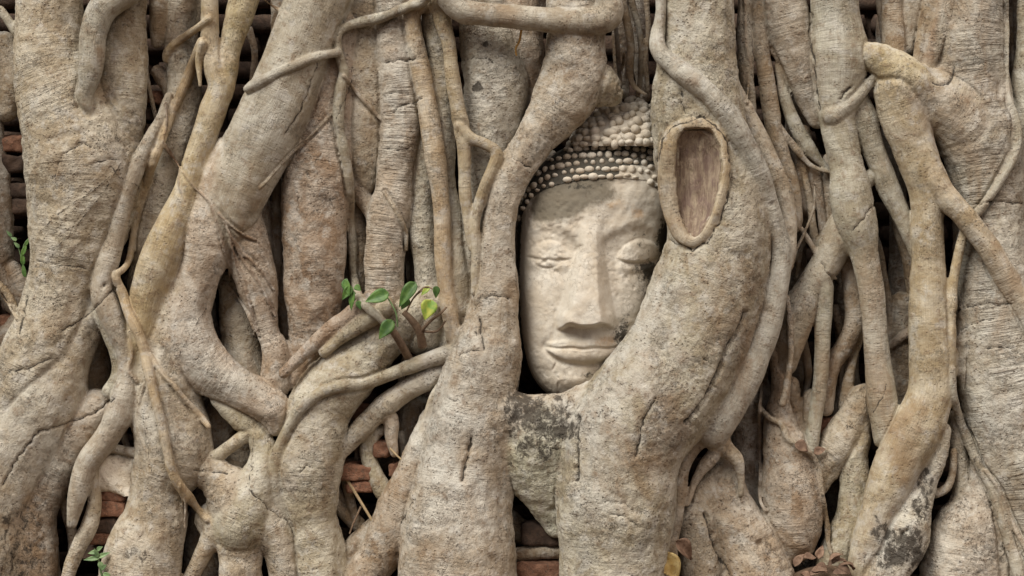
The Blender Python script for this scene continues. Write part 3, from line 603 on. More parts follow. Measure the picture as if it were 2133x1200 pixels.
def root_points(rt):
    pts = rt['pts']; d0 = rt['d']
    P2 = []
    if d0 is None or any(len(p) == 4 for p in pts) and d0 is None:
        fixed = [p[3] if len(p) == 4 else np.nan for p in pts]
        cs = catmull([(p[0], p[1], 0, p[2]) for p in pts], 4.0)
        # index of control parameter for the fixed depths
        dd = np.full(len(cs), np.nan)
        for n, c in enumerate(cs):
            dg = 60.0
            for _ in range(2):
                a = at(c[0], c[1], dg)
                fr = front(a[0], a[1])
                if fr is None: break
                dg = fr + rt['off'] * c[3]
            else:
                dd[n] = dg
        ctrl = [int(np.argmin((cs[:, 0] - p[0]) ** 2 + (cs[:, 1] - p[1]) ** 2)) for p in pts]
        for a, b in zip(range(len(pts) - 1), range(1, len(pts))):
            if not math.isnan(fixed[a]) and not math.isnan(fixed[b]):
                i0, i1 = ctrl[a], ctrl[b]
                dd[i0:i1 + 1] = np.linspace(fixed[a], fixed[b], i1 - i0 + 1)
        ok = ~np.isnan(dd)
        if ok.sum() == 0: dd[:] = 0.0
        else: dd = np.interp(np.arange(len(dd)), np.nonzero(ok)[0], dd[ok])
        w = max(3, int(1.1 * np.mean(cs[:, 3]) / 2))
        # keep above the surface: running max, then running mean
        pad = np.pad(dd, w, mode='edge')
        mx = np.max(np.stack([pad[i:i + len(dd)] for i in range(2 * w + 1)]), 0)
        pad = np.pad(0.5 * mx + 0.5 * dd, w, mode='edge')
        dd = np.convolve(pad, np.ones(2 * w + 1) / (2 * w + 1), 'valid')
        C3 = [(*at(c[0], c[1], z), c[3] * (CD - z) / CD) for c, z in zip(cs, dd)]
        return np.array(C3)
    Q = []
    for p in pts:
        d = p[3] if len(p) == 4 else d0
        a = at(p[0], p[1], d)
        Q.append((*a, p[2] * (CD - d) / CD))
    return catmull(Q, 4.0)

def smin(a, b, k):
    h = np.clip(0.5 + 0.5 * (b - a) / k, 0, 1)
    return b * (1 - h) + a * h - k * h * (1 - h)

def seg_eval(p, q, A, B, qd):
    """p (...,3) positions; A,B rows (x,z,d,r); returns distance and t"""
    ax = A[:3].copy(); bx = B[:3].copy()
    k = np.array([1, 1, 1 / qd])
    ba = (bx - ax) * k
    L2 = float(ba @ ba) + 1e-9
    return ba, L2

for ri, rt in enumerate(ROOTS):
    pr = root_points(rt)
    n = len(pr)
    seglen = np.linalg.norm(np.diff(pr[:, :3], axis=0), axis=1)
    cum = np.concatenate([[0], np.cumsum(seglen)])
    # irregular thickness
    ph = rng.random(3) * 50
    wob = vnoise(np.stack([cum / max(30, 1.6 * pr[:, 3].mean()) + ph[0], np.full(n, ph[1]), np.full(n, ri * 3.7)], -1))
    rmn = pr[:, 3].mean()
    thin = 1.0 if rmn > 14 else 2.2
    pr[:, 3] *= 1 + rt['jit'] * 1.6 * thin * wob
    for ax in (0, 1):
        pr[:, ax] += .10 * thin * rmn * vnoise(np.stack([cum / (6 * rmn), np.full(n, ph[2] + ax * 9), np.full(n, ri * 1.9)], -1)) * (rt['name'] != 'scar_rim')
    rt['pr'] = pr; rt['cum'] = cum
    q = rt['q']; k = rt['k']
    pad = k + 4
    rm = pr[:, 3].max()
    lo = pr[:, :3].min(0) - rm - pad; hi = pr[:, :3].max(0) + rm + pad
    i0, i1 = np.clip([(lo[0] - X0) // VX, (hi[0] - X0) // VX + 2], 0, NX).astype(int)
    j0, j1 = np.clip([(lo[1] - Z0) // VX, (hi[1] - Z0) // VX + 2], 0, NZ).astype(int)
    k0, k1 = np.clip([(lo[2] - D0) // VX, (hi[2] - D0) // VX + 2], 0, ND).astype(int)
    if i1 <= i0 or j1 <= j0 or k1 <= k0: continue
    Lf = np.full((i1 - i0, j1 - j0, k1 - k0), 60.0, dtype=np.float32)
    for s in range(n - 1):
        A, B = pr[s], pr[s + 1]
        rr = max(A[3], B[3]) + pad
        l = np.minimum(A[:3], B[:3]) - rr; h = np.maximum(A[:3], B[:3]) + rr
        a0, a1 = max(i0, int((l[0] - X0) // VX)), min(i1, int((h[0] - X0) // VX) + 2)
        b0, b1 = max(j0, int((l[1] - Z0) // VX)), min(j1, int((h[1] - Z0) // VX) + 2)
        c0, c1 = max(k0, int((l[2] - D0) // VX)), min(k1, int((h[2] - D0) // VX) + 2)
        if a1 <= a0 or b1 <= b0 or c1 <= c0: continue
        px = (gx[a0:a1] - A[0])[:, None, None]; pz = (gz[b0:b1] - A[1])[None, :, None]; pd = ((gd[c0:c1] - A[2]) / q)[None, None, :]
        bx, bz, bd = B[0] - A[0], B[1] - A[1], (B[2] - A[2]) / q
        L2 = bx * bx + bz * bz + bd * bd + 1e-9
        t = np.clip((px * bx + pz * bz + pd * bd) / L2, 0, 1)
        dist = np.sqrt((px - t * bx) ** 2 + (pz - t * bz) ** 2 + (pd - t * bd) ** 2) - (A[3] + t * (B[3] - A[3]))
        sub = Lf[a0 - i0:a1 - i0, b0 - j0:b1 - j0, c0 - k0:c1 - k0]
        np.minimum(sub, dist.astype(np.float32), out=sub)
    sub = G[i0:i1, j0:j1, k0:k1]
    m = Lf < 59
    sub[m] = smin(sub[m], Lf[m], max(2.5, k * .62))
def scar_uv(x, y):
    cx = np.array([p[0] for p in EAR[:-1]]); cy = np.array([p[1] for p in EAR[:-1]])
    l = np.interp(y, cy[1:8], cx[1:8]); r = np.interp(y, cy[7:15][::-1], cx[7:15][::-1])
    return l, r
_rp = ROOTS[-1]['pr']
_rx = _rp[:, 0] * CD / (CD - _rp[:, 2]) + 1066.5; _ry = 600 - _rp[:, 1] * CD / (CD - _rp[:, 2])
def scar_depth(x, y):
    l, r = scar_uv(x, y)
    u = (x - (l + r) / 2) / max((r - l) / 2, 1)
    dl = _rp[np.argmin(np.hypot(_rx - l, _ry - y)), 2]; dr = _rp[np.argmin(np.hypot(_rx - r, _ry - y)), 2]
    v = (y - 384) / 118
    e2 = min(1.0, u * u + max(0, abs(v) - .35) ** 2 * 2.2)
    n_ = 2.6 * float(vnoise(np.array([x / 9.0, y / 45.0, 3.0]))) + 1.6 * float(vnoise(np.array([x / 16.0, y / 18.0, 8.0])))
    return dl * (1 - u) / 2 + dr * (1 + u) / 2 + 5.5 * (1 - u * u) + 2.0 - 19 * max(0, 1 - e2) ** .6 + n_
for i in range(int((1385 - 1066.5 - 40 - X0) / VX), int((1520 - 1066.5 - X0) / VX)):
    for j in range(int((600 - 510 - Z0) / VX), int((600 - 262 - Z0) / VX)):
        dz_ = 120.0
        x = gx[i] * CD / (CD - dz_) + 1066.5; y = 600 - gz[j] * CD / (CD - dz_)
        if not 274 < y < 496: continue
        l, r = scar_uv(x, y)
        if not l + 9 < x < r - 8: continue
        tg = scar_depth(x, y) - 2.5
        col_ = G[i, j]
        mm_ = gd > tg - 6
        col_[mm_] = np.maximum(col_[mm_], np.minimum(gd[mm_] - tg, 20.0))
print('field', round(time.time() - T0, 1))

# surface nets
ins = G < 0
act = np.zeros((NX - 1, NZ - 1, ND - 1), dtype=np.uint8)
for a in (0, 1):
    for b in (0, 1):
        for c in (0, 1):
            act += ins[a:NX - 1 + a, b:NZ - 1 + b, c:ND - 1 + c]
cells = np.nonzero((act > 0) & (act < 8))
del act
ncell = len(cells[0])
CI = np.full((NX - 1, NZ - 1, ND - 1), -1, dtype=np.int32)
CI[cells] = np.arange(ncell)
ci = np.stack(cells, -1)
corner = np.array([(a, b, c) for a in (0, 1) for b in (0, 1) for c in (0, 1)])
cv = np.stack([G[ci[:, 0] + a, ci[:, 1] + b, ci[:, 2] + c] for a, b, c in corner], -1)
acc = np.zeros((ncell, 3), dtype=np.float32); cnt = np.zeros(ncell, dtype=np.float32)
for e0 in range(8):
    for e1 in range(e0 + 1, 8):
        if np.abs(corner[e0] - corner[e1]).sum() != 1: continue
        v0, v1 = cv[:, e0], cv[:, e1]
        cr = (v0 < 0) != (v1 < 0)
        t = np.where(cr, v0 / np.where(cr, v0 - v1, 1), 0)
        p = corner[e0][None] + t[:, None] * (corner[e1] - corner[e0])[None]
        acc[cr] += p[cr]; cnt[cr] += 1
V = (ci + acc / cnt[:, None]) * VX + np.array([X0, Z0, D0])
del acc, cnt, cv
quads = []
for ax in range(3):
    o = [(0, 1, 2), (1, 2, 0), (2, 0, 1)][ax]
    sl0 = [slice(1, -1)] * 3; sl1 = [slice(1, -1)] * 3
    sl0[ax] = slice(0, -1); sl1[ax] = slice(1, None)
    a = ins[tuple(sl0)]; b = ins[tuple(sl1)]
    w = np.stack(np.nonzero(a != b), -1)
    flip = ~a[tuple(w.T)]
    base = w + 1
    base[:, ax] -= 1
    u, v = o[1], o[2]
    def cidx(du, dv):
        p = base.copy(); p[:, u] += du; p[:, v] += dv
        return CI[tuple(p.T)]
    qd = np.stack([cidx(-1, -1), cidx(0, -1), cidx(0, 0), cidx(-1, 0)], -1)
    qd[flip] = qd[flip][:, ::-1]
    quads.append(qd)
Q = np.concatenate(quads)
Q = Q[(Q >= 0).all(1)]
del CI, ins
# orientation: (X,Z,D) -> (x,y,z)=(X,-D,Z) keeps handedness
print('nets', len(V), len(Q), round(time.time() - T0, 1))

# light smoothing
E = np.concatenate([Q[:, [0, 1]], Q[:, [1, 2]], Q[:, [2, 3]], Q[:, [3, 0]]])
deg = np.bincount(E.ravel(), minlength=len(V)).astype(np.float64)
def lap(A):
    o = np.empty_like(A)
    for c in range(A.shape[1]):
        o[:, c] = np.bincount(E[:, 0], A[E[:, 1], c], len(V)) + np.bincount(E[:, 1], A[E[:, 0], c], len(V))
    return o / np.maximum(deg, 1)[:, None]
for it in range(2):
    V = V + 0.5 * (lap(V) - V)

# ownership, coordinates along the root, tone
NV = len(V)
best = np.full(NV, 1e9); owner = np.zeros(NV, dtype=np.int32)
bk = np.zeros((NV, 3), dtype=np.float32)
wsum = np.zeros(NV); tone = np.zeros((NV, 3)); smo = np.zeros(NV); rga = np.zeros(NV)
second2 = np.full(NV, 1e9)
order = np.argsort(V[:, 1]); Vs = V[order]
for ri, rt in enumerate(ROOTS):
    pr, cum, q = rt['pr'], rt['cum'], rt['q']
    rm = pr[:, 3].max() + 14
    lo = pr[:, :3].min(0) - rm; hi = pr[:, :3].max(0) + rm
    a, b = np.searchsorted(Vs[:, 1], [lo[1], hi[1]])
    c = order[a:b]
    pv = V[c]
    m = (pv[:, 0] > lo[0]) & (pv[:, 0] < hi[0]) & (pv[:, 2] > lo[2]) & (pv[:, 2] < hi[2])
    c = c[m]
    if len(c) == 0: continue
    c = c[np.argsort(V[c, 1])]
    pv = V[c]
    dl = np.full(len(c), 1e9); sw = np.full(len(c), 1e-12); ss_ = np.zeros(len(c)); sa = np.zeros(len(c)); ca = np.zeros(len(c))
    rmean = pr[:, 3].mean()
    for s in range(len(pr) - 1):
        A, B = pr[s], pr[s + 1]
        rr = max(A[3], B[3]) + 14
        l = np.minimum(A[:3], B[:3]) - rr; h = np.maximum(A[:3], B[:3]) + rr
        za, zb = np.searchsorted(pv[:, 1], [l[1], h[1]])
        if zb <= za: continue
        w = pv[za:zb]
        mm = np.nonzero((w[:, 0] > l[0]) & (w[:, 0] < h[0]))[0] + za
        if len(mm) == 0: continue
        r = (pv[mm] - A[:3]) / np.array([1, 1, q])
        ba = (B[:3] - A[:3]) / np.array([1, 1, q])
        tu = r @ ba / (ba @ ba + 1e-9)
        t = np.clip(tu, 0, 1)
        df = r - t[:, None] * ba
        dist = np.sqrt((df ** 2).sum(1)) - (A[3] + t * (B[3] - A[3]))
        dl[mm] = np.minimum(dl[mm], dist)
        tl = np.hypot(ba[0], ba[1]) + 1e-9
        side = (df[:, 0] * ba[1] - df[:, 1] * ba[0]) / tl
        w_ = np.exp(-np.clip(dist, -30, 60) / 4.0)
        sw[mm] += w_
        ss_[mm] += w_ * (cum[s] + np.clip(tu, -1.2, 2.2) * (cum[s + 1] - cum[s]))
        hy_ = np.hypot(side, df[:, 2]) + 1e-6
        sa[mm] += w_ * side / hy_; ca[mm] += w_ * df[:, 2] / hy_
    sl_ = ss_ / sw
    al = np.arctan2(sa, ca) * rmean
    wgt = np.exp(-np.maximum(dl + 2, 0) / min(3.0, .28 * rmean)) * (dl < 50)
    wsum[c] += wgt
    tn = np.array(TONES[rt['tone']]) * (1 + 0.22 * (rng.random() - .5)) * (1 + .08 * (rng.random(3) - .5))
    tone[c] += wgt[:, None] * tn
    smo[c] += wgt * rt['sm']; rga[c] += wgt * rt['rg']
    second2[c] = np.minimum(second2[c], np.maximum(dl, best[c]))
    imp = dl < best[c]
    cc = c[imp]
    best[cc] = dl[imp]; owner[cc] = ri
    bk[cc, 0] = sl_[imp]; bk[cc, 1] = al[imp]; bk[cc, 2] = ri * 7.31
tone /= np.maximum(wsum, 1e-9)[:, None]; smo /= np.maximum(wsum, 1e-9); rga /= np.maximum(wsum, 1e-9)
edge = sstep(0.5, 7.0, second2 - best)
bad = wsum < 1e-8
tone[bad] = TONES['g']; smo[bad] = .2
print('owner', round(time.time() - T0, 1))

def full_normals(V):
    me = mesh_np('tmp', tow(V), Q)
    nn = np.empty(len(V) * 3, dtype=np.float32)
    me.vertex_normals.foreach_get('vector', nn)
    bpy.data.meshes.remove(me)
    nn = nn.reshape(-1, 3)
    return np.stack([nn[:, 0], nn[:, 2], -nn[:, 1]], -1)   # back to (X,Z,D)

N = full_normals(V)
rough = 1 - smo
# photo position of each vertex on the front side, for marks that sit at a known place on the bark
fz = CD / (CD - V[:, 2])
VPX = V[:, 0] * fz + 1066.5; VPY = 600 - V[:, 1] * fz
facing = N[:, 2] > -0.2
disp = np.zeros(NV)
thick = np.clip(np.array([rt['pr'][:, 3].mean() for rt in ROOTS])[owner] / 40.0, 0.12, 1.0)
disp += 3.4 * fbm(V / 60.0, 3) * thick * (0.35 + 0.65 * rough)
disp += 1.3 * fbm(V / 17.0 + 9, 3) * thick * rough + 0.7 * vnoise(V / 7.0 + 4) * rough * np.minimum(1, thick * 2)
# ring wrinkles across old roots
rw = vnoise(np.stack([bk[:, 0] / 11.0, bk[:, 1] / 90.0, bk[:, 2]], -1))
rmk = sstep(0.0, 0.5, vnoise(np.stack([bk[:, 0] / 110.0, bk[:, 1] / 120.0, bk[:, 2] + 5], -1)))
disp += 3.2 * rw * rmk * thick * rough * rga
# long flutes
fl = vnoise(np.stack([bk[:, 0] / 160.0, bk[:, 1] / 22.0, bk[:, 2] + 11], -1))
disp += 2.2 * fl * thick
gap_ = second2 - best
pin = np.exp(-(gap_ / 4.0) ** 2) * (second2 < 9) * sstep(-.35, .25, vnoise(V / 70.0 + 51))
for x_, y_, r_ in ((2010, 245, 130), (1925, 320, 60), (1840, 110, 40), (300, 640, 60), (470, 790, 40), (1480, 900, 50), (1140, 880, 110), (500, 1090, 130)):
    pin *= 1 - np.exp(-(((VPX - x_) ** 2 + (VPY - y_) ** 2) / r_ ** 2) ** 2)
disp -= 4.2 * pin * np.clip(thick * 1.6, .3, 1)
disp += 1.3 * np.exp(-((gap_ - 9) / 5.0) ** 2) * (second2 < 20) * sstep(-.35, .25, vnoise(V / 70.0 + 51)) * thick
stain = np.zeros(NV)
def spot(x, y, r, s=1.0, dent=0.0, asp=1.0):
    global disp
    e = np.sqrt((VPX - x) ** 2 + ((VPY - y) / asp) ** 2) / r
    near = np.nonzero(e < 4)[0]
    e[near] *= 1 + .55 * fbm(V[near] / (r * .8 + 4) + x, 3)
    w = np.clip(1.25 - e, 0, 1) * facing
    np.maximum(stain, s * np.clip(1.6 - e, 0, 1) * facing, out=stain)
    if dent: disp -= dent * np.exp(-e * e) * facing
for a in [(1075, 840, 36, .85), (1125, 862, 34, .85), (1165, 855, 26, .7), (1125, 890, 62, .72), (1090, 850, 45, .75), (1170, 895, 34, .85), (1200, 850, 40, .5), (1130, 950, 50, .4), (1260, 850, 30, .5), (1070, 890, 40, .6),
          (40, 1090, 70, .62), (20, 1160, 70, .62), (90, 1130, 40, .45), (280, 1160, 32, .6), (1930, 1005, 26, .75), (1880, 1150, 44, .85), (1920, 1050, 26, .75), (1840, 1110, 22, .8),
          (1845, 1170, 24, .7), (1900, 1090, 24, .6), (2070, 1150, 42, .55), (2020, 960, 20, .6), (995, 182, 14, 1.0), (1012, 92, 8, .9), (1620, 1140, 36, .5), (800, 1180, 40, .5),
          (1000, 690, 16, .6), (1005, 800, 40, .3), (1450, 250, 26, .55), (1300, 170, 50, .35), (1200, 140, 50, .42), (1375, 850, 40, .5), (870, 1100, 40, .5), (690, 980, 16, .5), (1890, 1035, 30, .4)]:
    spot(*a)
for x, y, r, dn in [(1582, 1131, 8, 9), (217, 595, 6, 6), (1595, 648, 6, 4), (1152, 1062, 8, 8), (1880, 1110, 9, 16), (900, 860, 5, 3), (1795, 320, 4, 2), (668, 80, 3, -3), (1608, 425, 6, 4), (636, 360, 9, 5), (783, 425, 5, 5), (1380, 720, 14, 6), (1270, 815, 10, 3)]:
    spot(x, y, r * .8, .55, dn)
def crack(P, w=3.5, depth=5.0, s=.95):
    global disp
    P = np.asarray(P, dtype=float)
    bb = (VPX > P[:, 0].min() - 20) & (VPX < P[:, 0].max() + 20) & (VPY > P[:, 1].min() - 20) & (VPY < P[:, 1].max() + 20) & facing
    ix = np.nonzero(bb)[0]
    if len(ix) == 0: return
    x = VPX[ix] + 3 * vnoise(V[ix] / 9.0); y = VPY[ix] + 3 * vnoise(V[ix] / 9.0 + 31)
    dm = np.full(len(ix), 1e9)
    for a, b in zip(P[:-1], P[1:]):
        e = b - a
        t = np.clip(((x - a[0]) * e[0] + (y - a[1]) * e[1]) / (e @ e), 0, 1)
        dm = np.minimum(dm, np.hypot(x - a[0] - t * e[0], y - a[1] - t * e[1]))
    g = np.exp(-(dm / w) ** 2)
    disp[ix] -= depth * g
    stain[ix] = np.maximum(stain[ix], s * np.exp(-(dm / (w * .9)) ** 2))
for P, w, dp in [([(983, 915), (975, 945), (968, 975), (963, 1000)], 4, 8), ([(1207, 870), (1201, 930), (1199, 1000)], 4.5, 9), ([(663, 130), (640, 200), (615, 250), (594, 280)], 2.2, 3),
                 ([(1420, 190), (1418, 215), (1426, 235)], 3, 5), ([(984, 645), (1000, 622), (1030, 616), (1060, 622)], 2.5, 4), ([(998, 665), (1003, 700), (1010, 730)], 4, 6),
                 ([(955, 740), (975, 732), (1000, 728)], 2.5, 3), ([(1555, 650), (1540, 690), (1515, 730), (1500, 770), (1470, 830), (1430, 880)], 4, 12), ([(1365, 830), (1340, 880), (1325, 950)], 3, 5),
                 ([(235, 830), (200, 860), (120, 890), (80, 900), (40, 950), (5, 1010)], 2.5, 5), ([(240, 600), (180, 660), (130, 690)], 2.5, 3), ([(105, 745), (60, 768), (20, 775)], 3, 3),
                 ([(52, 620), (46, 660), (38, 695)], 3, 5), ([(840, 125), (865, 122)], 2.2, 4), ([(800, 200), (822, 192), (850, 195)], 2.5, 4), ([(815, 235), (835, 220), (860, 215), (876, 205)], 2.5, 4),
                 ([(808, 310), (830, 312), (858, 306)], 2.2, 3), ([(795, 130), (830, 126), (862, 124)], 2.0, 3), ([(955, 127), (985, 120), (1010, 120), (1030, 130)], 2, 3), ([(1065, 330), (1085, 338), (1105, 350)], 2, 3),
                 ([(1690, 30), (1685, 70), (1695, 130), (1700, 190), (1704, 230)], 2.2, 3), ([(1990, 650), (2020, 638), (2060, 632), (2105, 635)], 2.5, 4), ([(2000, 690), (2030, 672), (2070, 665)], 2.2, 3),
                 ([(2055, 725), (2100, 722), (2130, 738)], 2.2, 3), ([(2030, 425), (2080, 420), (2130, 425)], 2.5, 4), ([(1945, 172), (1960, 178), (1980, 170), (1988, 140)], 3, 4), ([(1755, 195), (1775, 180), (1752, 205)], 3, 4),
                 ([(520, 1020), (560, 1060), (600, 1085), (612, 1120)], 2, 4), ([(405, 980), (440, 982), (475, 985)], 2.5, 4), ([(1468, 1070), (1488, 1130), (1515, 1200)], 4, 10), ([(1465, 745), (1485, 760)], 2, 2),
                 ([(835, 1090), (855, 1050), (865, 1040)], 2, 3), ([(620, 410), (618, 440)], 2, 3), ([(1255, 1045), (1300, 1048), (1325, 1070)], 2, 3), ([(1820, 860), (1835, 830), (1850, 800)], 2, 1),
                 ([(1270, 1070), (1300, 1075), (1330, 1095)], 2.4, 3), ([(75, 545), (120, 552), (180, 558)], 2, 2), ([(90, 620), (140, 640)], 2, 2), ([(170, 300), (130, 320), (110, 370)], 2, 3), ([(200, 310), (165, 295), (160, 300)], 2, 3),
                 ([(180, 345), (230, 330), (245, 333)], 2, 2), ([(960, 840), (935, 830)], 2, 2), ([(1275, 460), (1290, 490)], 1, 0), ([(625, 985), (640, 970), (650, 975)], 2.2, 3), ([(1710, 548), (1730, 575), (1745, 592)], 2.2, 4),
                 ([(1515, 290), (1525, 350), (1517, 410), (1500, 462), (1474, 505), (1444, 522), (1412, 508), (1398, 500)], 3.0, 3), ([(1370, 335), (1378, 292), (1398, 264), (1438, 250), (1464, 240), (1490, 262), (1515, 290)], 3.0, 3),
                 ([(1775, 480), (1800, 455), (1822, 425), (1826, 405)], 2.2, 3), ([(735, 140), (730, 180), (700, 250)], 1.8, 1)]:
    crack(P, w, dp)
for P in ([(292, 325), (245, 355), (190, 400), (130, 440), (82, 485)], [(250, 340), (215, 400), (160, 470), (100, 540)], [(230, 345), (250, 370), (285, 385)], [(430, 640), (400, 690), (375, 740), (360, 745)],
          [(590, 700), (640, 690)], [(1395, 420), (1425, 470)], [(530, 900), (520, 1010), (560, 1090)], [(1015, 1000), (1010, 1060)], [(1560, 40), (1570, 130), (1590, 200)], [(300, 860), (305, 920), (318, 980)]):
    crack(P, 1.9, -1.2, .85)
def patch(x, y, rx, ry, col, s):
    e = np.sqrt(((VPX - x) / rx) ** 2 + ((VPY - y) / ry) ** 2)
    ix = np.nonzero((e < 1.9) & facing)[0]
    w = np.clip(s * sstep(1.7, .3, e[ix] + .7 * fbm(V[ix] / 34.0 + 7, 3)), 0, 1)[:, None]
    tone[ix] = tone[ix] * (1 - w) + np.array(col) * w
LICH_LIT, BRN, GRN = (.54, .52, .455), (.24, .165, .10), (.42, .41, .35)  # first tone: pale lichen, on some roots also their lit side painted in
for a in [(930, 880, 70, 110, LICH_LIT, .85), (990, 780, 40, 80, LICH_LIT, .7), (960, 1050, 90, 90, LICH_LIT, .6), (1340, 680, 70, 110, LICH_LIT, .8), (1250, 860, 70, 70, LICH_LIT, .7), (1240, 1010, 50, 120, LICH_LIT, .6),
          (400, 690, 60, 110, LICH_LIT, .6), (470, 790, 60, 40, GRN, .7), (560, 240, 60, 90, GRN, .5), (830, 180, 36, 130, LICH_LIT, .7), (1020, 200, 50, 80, LICH_LIT, .6), (60, 900, 90, 140, GRN, .6),
          (1430, 60, 40, 90, LICH_LIT, .4), (1420, 450, 40, 60, LICH_LIT, .4), (2040, 160, 60, 120, LICH_LIT, .5), (2090, 620, 60, 120, LICH_LIT, .4), (2100, 850, 80, 90, LICH_LIT, .6), (640, 900, 40, 60, LICH_LIT, .35),
          (1740, 60, 40, 90, GRN, .5), (1825, 700, 24, 90, LICH_LIT, .5), (1030, 520, 30, 90, LICH_LIT, .5), (540, 1000, 50, 50, LICH_LIT, .4), (330, 880, 50, 60, LICH_LIT, .4), (1560, 1060, 50, 60, LICH_LIT, .35),
          (2000, 250, 90, 90, (.44, .375, .285), .8), (437, 40, 24, 130, (.62, .52, .34), .95), (455, 130, 30, 50, (.58, .47, .30), .8), (310, 560, 40, 80, (.50, .41, .25), .6), (1380, 900, 50, 110, BRN, .7), (1560, 560, 50, 120, BRN, .35), (1500, 650, 60, 90, BRN, .3), (1700, 150, 30, 60, BRN, .6), (1950, 180, 50, 50, BRN, .25), (650, 520, 60, 160, BRN, .35),
          (200, 350, 90, 50, BRN, .35), (1230, 130, 60, 70, BRN, .5), (1870, 1140, 60, 70, LICH_LIT, .9), (1920, 1020, 24, 40, LICH_LIT, .6), (1140, 880, 90, 50, LICH_LIT, .5)]:
    patch(*a)
# bark swelling round the scar
V = V + N * disp[:, None]
N = full_normals(V)
print('detail', round(time.time() - T0, 1))

fig = empty('fig_tree', (0, 0.05, -0.79))
tag(fig, 'huge old fig tree whose tangled grey-brown roots grip the stone head', 'tree')
FO = owner[Q]
# each face belongs to the root most of its corners belong to
fo = FO[:, 0].copy()
m = (FO[:, 1] == FO[:, 2]) | (FO[:, 1] == FO[:, 3]); fo[m] = FO[m, 1]
# names: at most 100 plain roots, the rest of that name are deep background ones
so_ = np.argsort(fo, kind='stable')
bounds = np.searchsorted(fo[so_], np.arange(len(ROOTS) + 1))
area = np.zeros(len(ROOTS))
front_f = (N[Q[:, 0], 2] > 0)
area = np.bincount(fo[front_f], minlength=len(ROOTS))
Vw = tow(V); Nw = np.stack([N[:, 0], -N[:, 2], N[:, 1]], -1)
rank = [i for i in np.argsort(-area) if ROOTS[i]['name'] == 'root']
deep = set(rank[98:])
groups = {}
for ri, rt in enumerate(ROOTS):
    f = so_[bounds[ri]:bounds[ri + 1]]
    if len(f) == 0: continue
    key = 'deep' if ri in deep else ri
    groups.setdefault(key, []).append(f)
for key, fl_ in groups.items():
    f = Q[np.concatenate(fl_)]
    ids, inv = np.unique(f, return_inverse=True)
    nm = 'back_root' if key == 'deep' else ROOTS[key]['name']
    me = mesh_np(nm, Vw[ids], inv.reshape(-1, 4))
    fattr(me, 'bark', bk[ids]); fattr(me, 'tone', tone[ids]); fattr(me, 'stain', stain[ids]); fattr(me, 'smooth', smo[ids]); fattr(me, 'edge', edge[ids]); fattr(me, 'ring', rga[ids])
    me.normals_split_custom_set_from_vertices(Nw[ids])
    o = link(nm, me, BARK, fig)
    if key == 'deep': o['kind'] = 'stuff'
    elif ROOTS[key]['label']: o['label'] = ROOTS[key]['label']
print('tree', len(ROOTS), round(time.time() - T0, 1))

# exposed wood inside the scar rim: a dished oval seated in the rim
def scar_wood():
    cx = np.array([p[0] for p in EAR[:-1]]); cy = np.array([p[1] for p in EAR[:-1]])
    yy = np.linspace(272, 497, 70); uu = np.linspace(-1, 1, 26)
    left = np.interp(yy, cy[1:8], cx[1:8]); right = np.interp(yy, cy[7:15][::-1], cx[7:15][::-1])
    vv = []; bb = []
    rp = ROOTS[-1]['pr']
    for y, l, r in zip(yy, left, right):
        for u in uu:
            x = (l + r) / 2 + u * (r - l) / 2
            d = scar_depth(x, y)
            vv.append(at(x, y, d)); bb.append((y, x, 0))
    F = []
    nu = len(uu)
    for i in range(len(yy) - 1):
        for j in range(nu - 1):
            a = i * nu + j
            F.append((a, a + nu, a + nu + 1, a + 1))
    me = mesh_np('exposed_wood', tow(np.array(vv)), F)
    fattr(me, 'bark', np.array(bb))
    o = link('exposed_wood', me, WOOD, fig)
    o['label'] = 'purplish brown bare wood inside the ear shaped scar'
scar_wood()

#HEAD_BEGIN
# ------------------------------------------------------------------ the stone head
head = empty('stone_head', wpt(1200, 835, -40))
tag(head, 'pale weathered stone Buddha head with closed eyes held among the roots', 'statue')
hy = [290, 296, 302, 310, 322, 335, 350, 370, 400, 440, 480, 520, 560, 600, 650, 700, 750, 780, 800, 815, 826, 833, 837]
hL = [1255, 1222, 1196, 1172, 1151, 1133, 1119, 1105, 1091, 1083, 1080, 1079, 1078, 1077, 1079, 1083, 1093, 1104, 1117, 1131, 1146, 1158, 1168]
cyv = [290, 340, 380, 480, 560, 670, 730, 780, 815, 837]
ccv = [1288, 1264, 1252, 1236, 1230, 1222, 1213, 1200, 1186, 1174]
dyv = [290, 300, 320, 345, 370, 420, 500, 600, 700, 760, 800, 820, 832, 837]
dfv = [70, 86, 104, 120, 131, 141, 144, 145, 142, 138, 128, 112, 90, 60]
HDC = -66.0
def hprof(y):
    c = np.interp(y, cyv, ccv); L = np.interp(y, hy, hL)
    return c, c - L, np.interp(y, dyv, dfv)
def hsmooth(y):
    r = [np.zeros_like(y)] * 3
    w = [.25, .5, .25]
    A = [hprof(y + o) for o in (-5, 0, 5)]
    return [sum(w[i] * A[i][j] for i in range(3)) for j in range(3)]
def ga(x, y, cx, cy, sx, sy):
    return np.exp(-((x - cx) / sx) ** 2 - ((y - cy) / sy) ** 2)
def dcurve(x, y, P):
    P = catmull([(p[0], p[1], 0, 4.0) for p in P], 3.0)[:, :2] if len(P) > 2 else P
    """vertical distance to a curve given as points, and an end fade"""
    P = np.asarray(P, float)
    yc = np.interp(x, P[:, 0], P[:, 1])
    fade = sstep(P[0, 0] - 6, P[0, 0] + 8, x) * (1 - sstep(P[-1, 0] - 8, P[-1, 0] + 6, x))
    return y - yc, fade
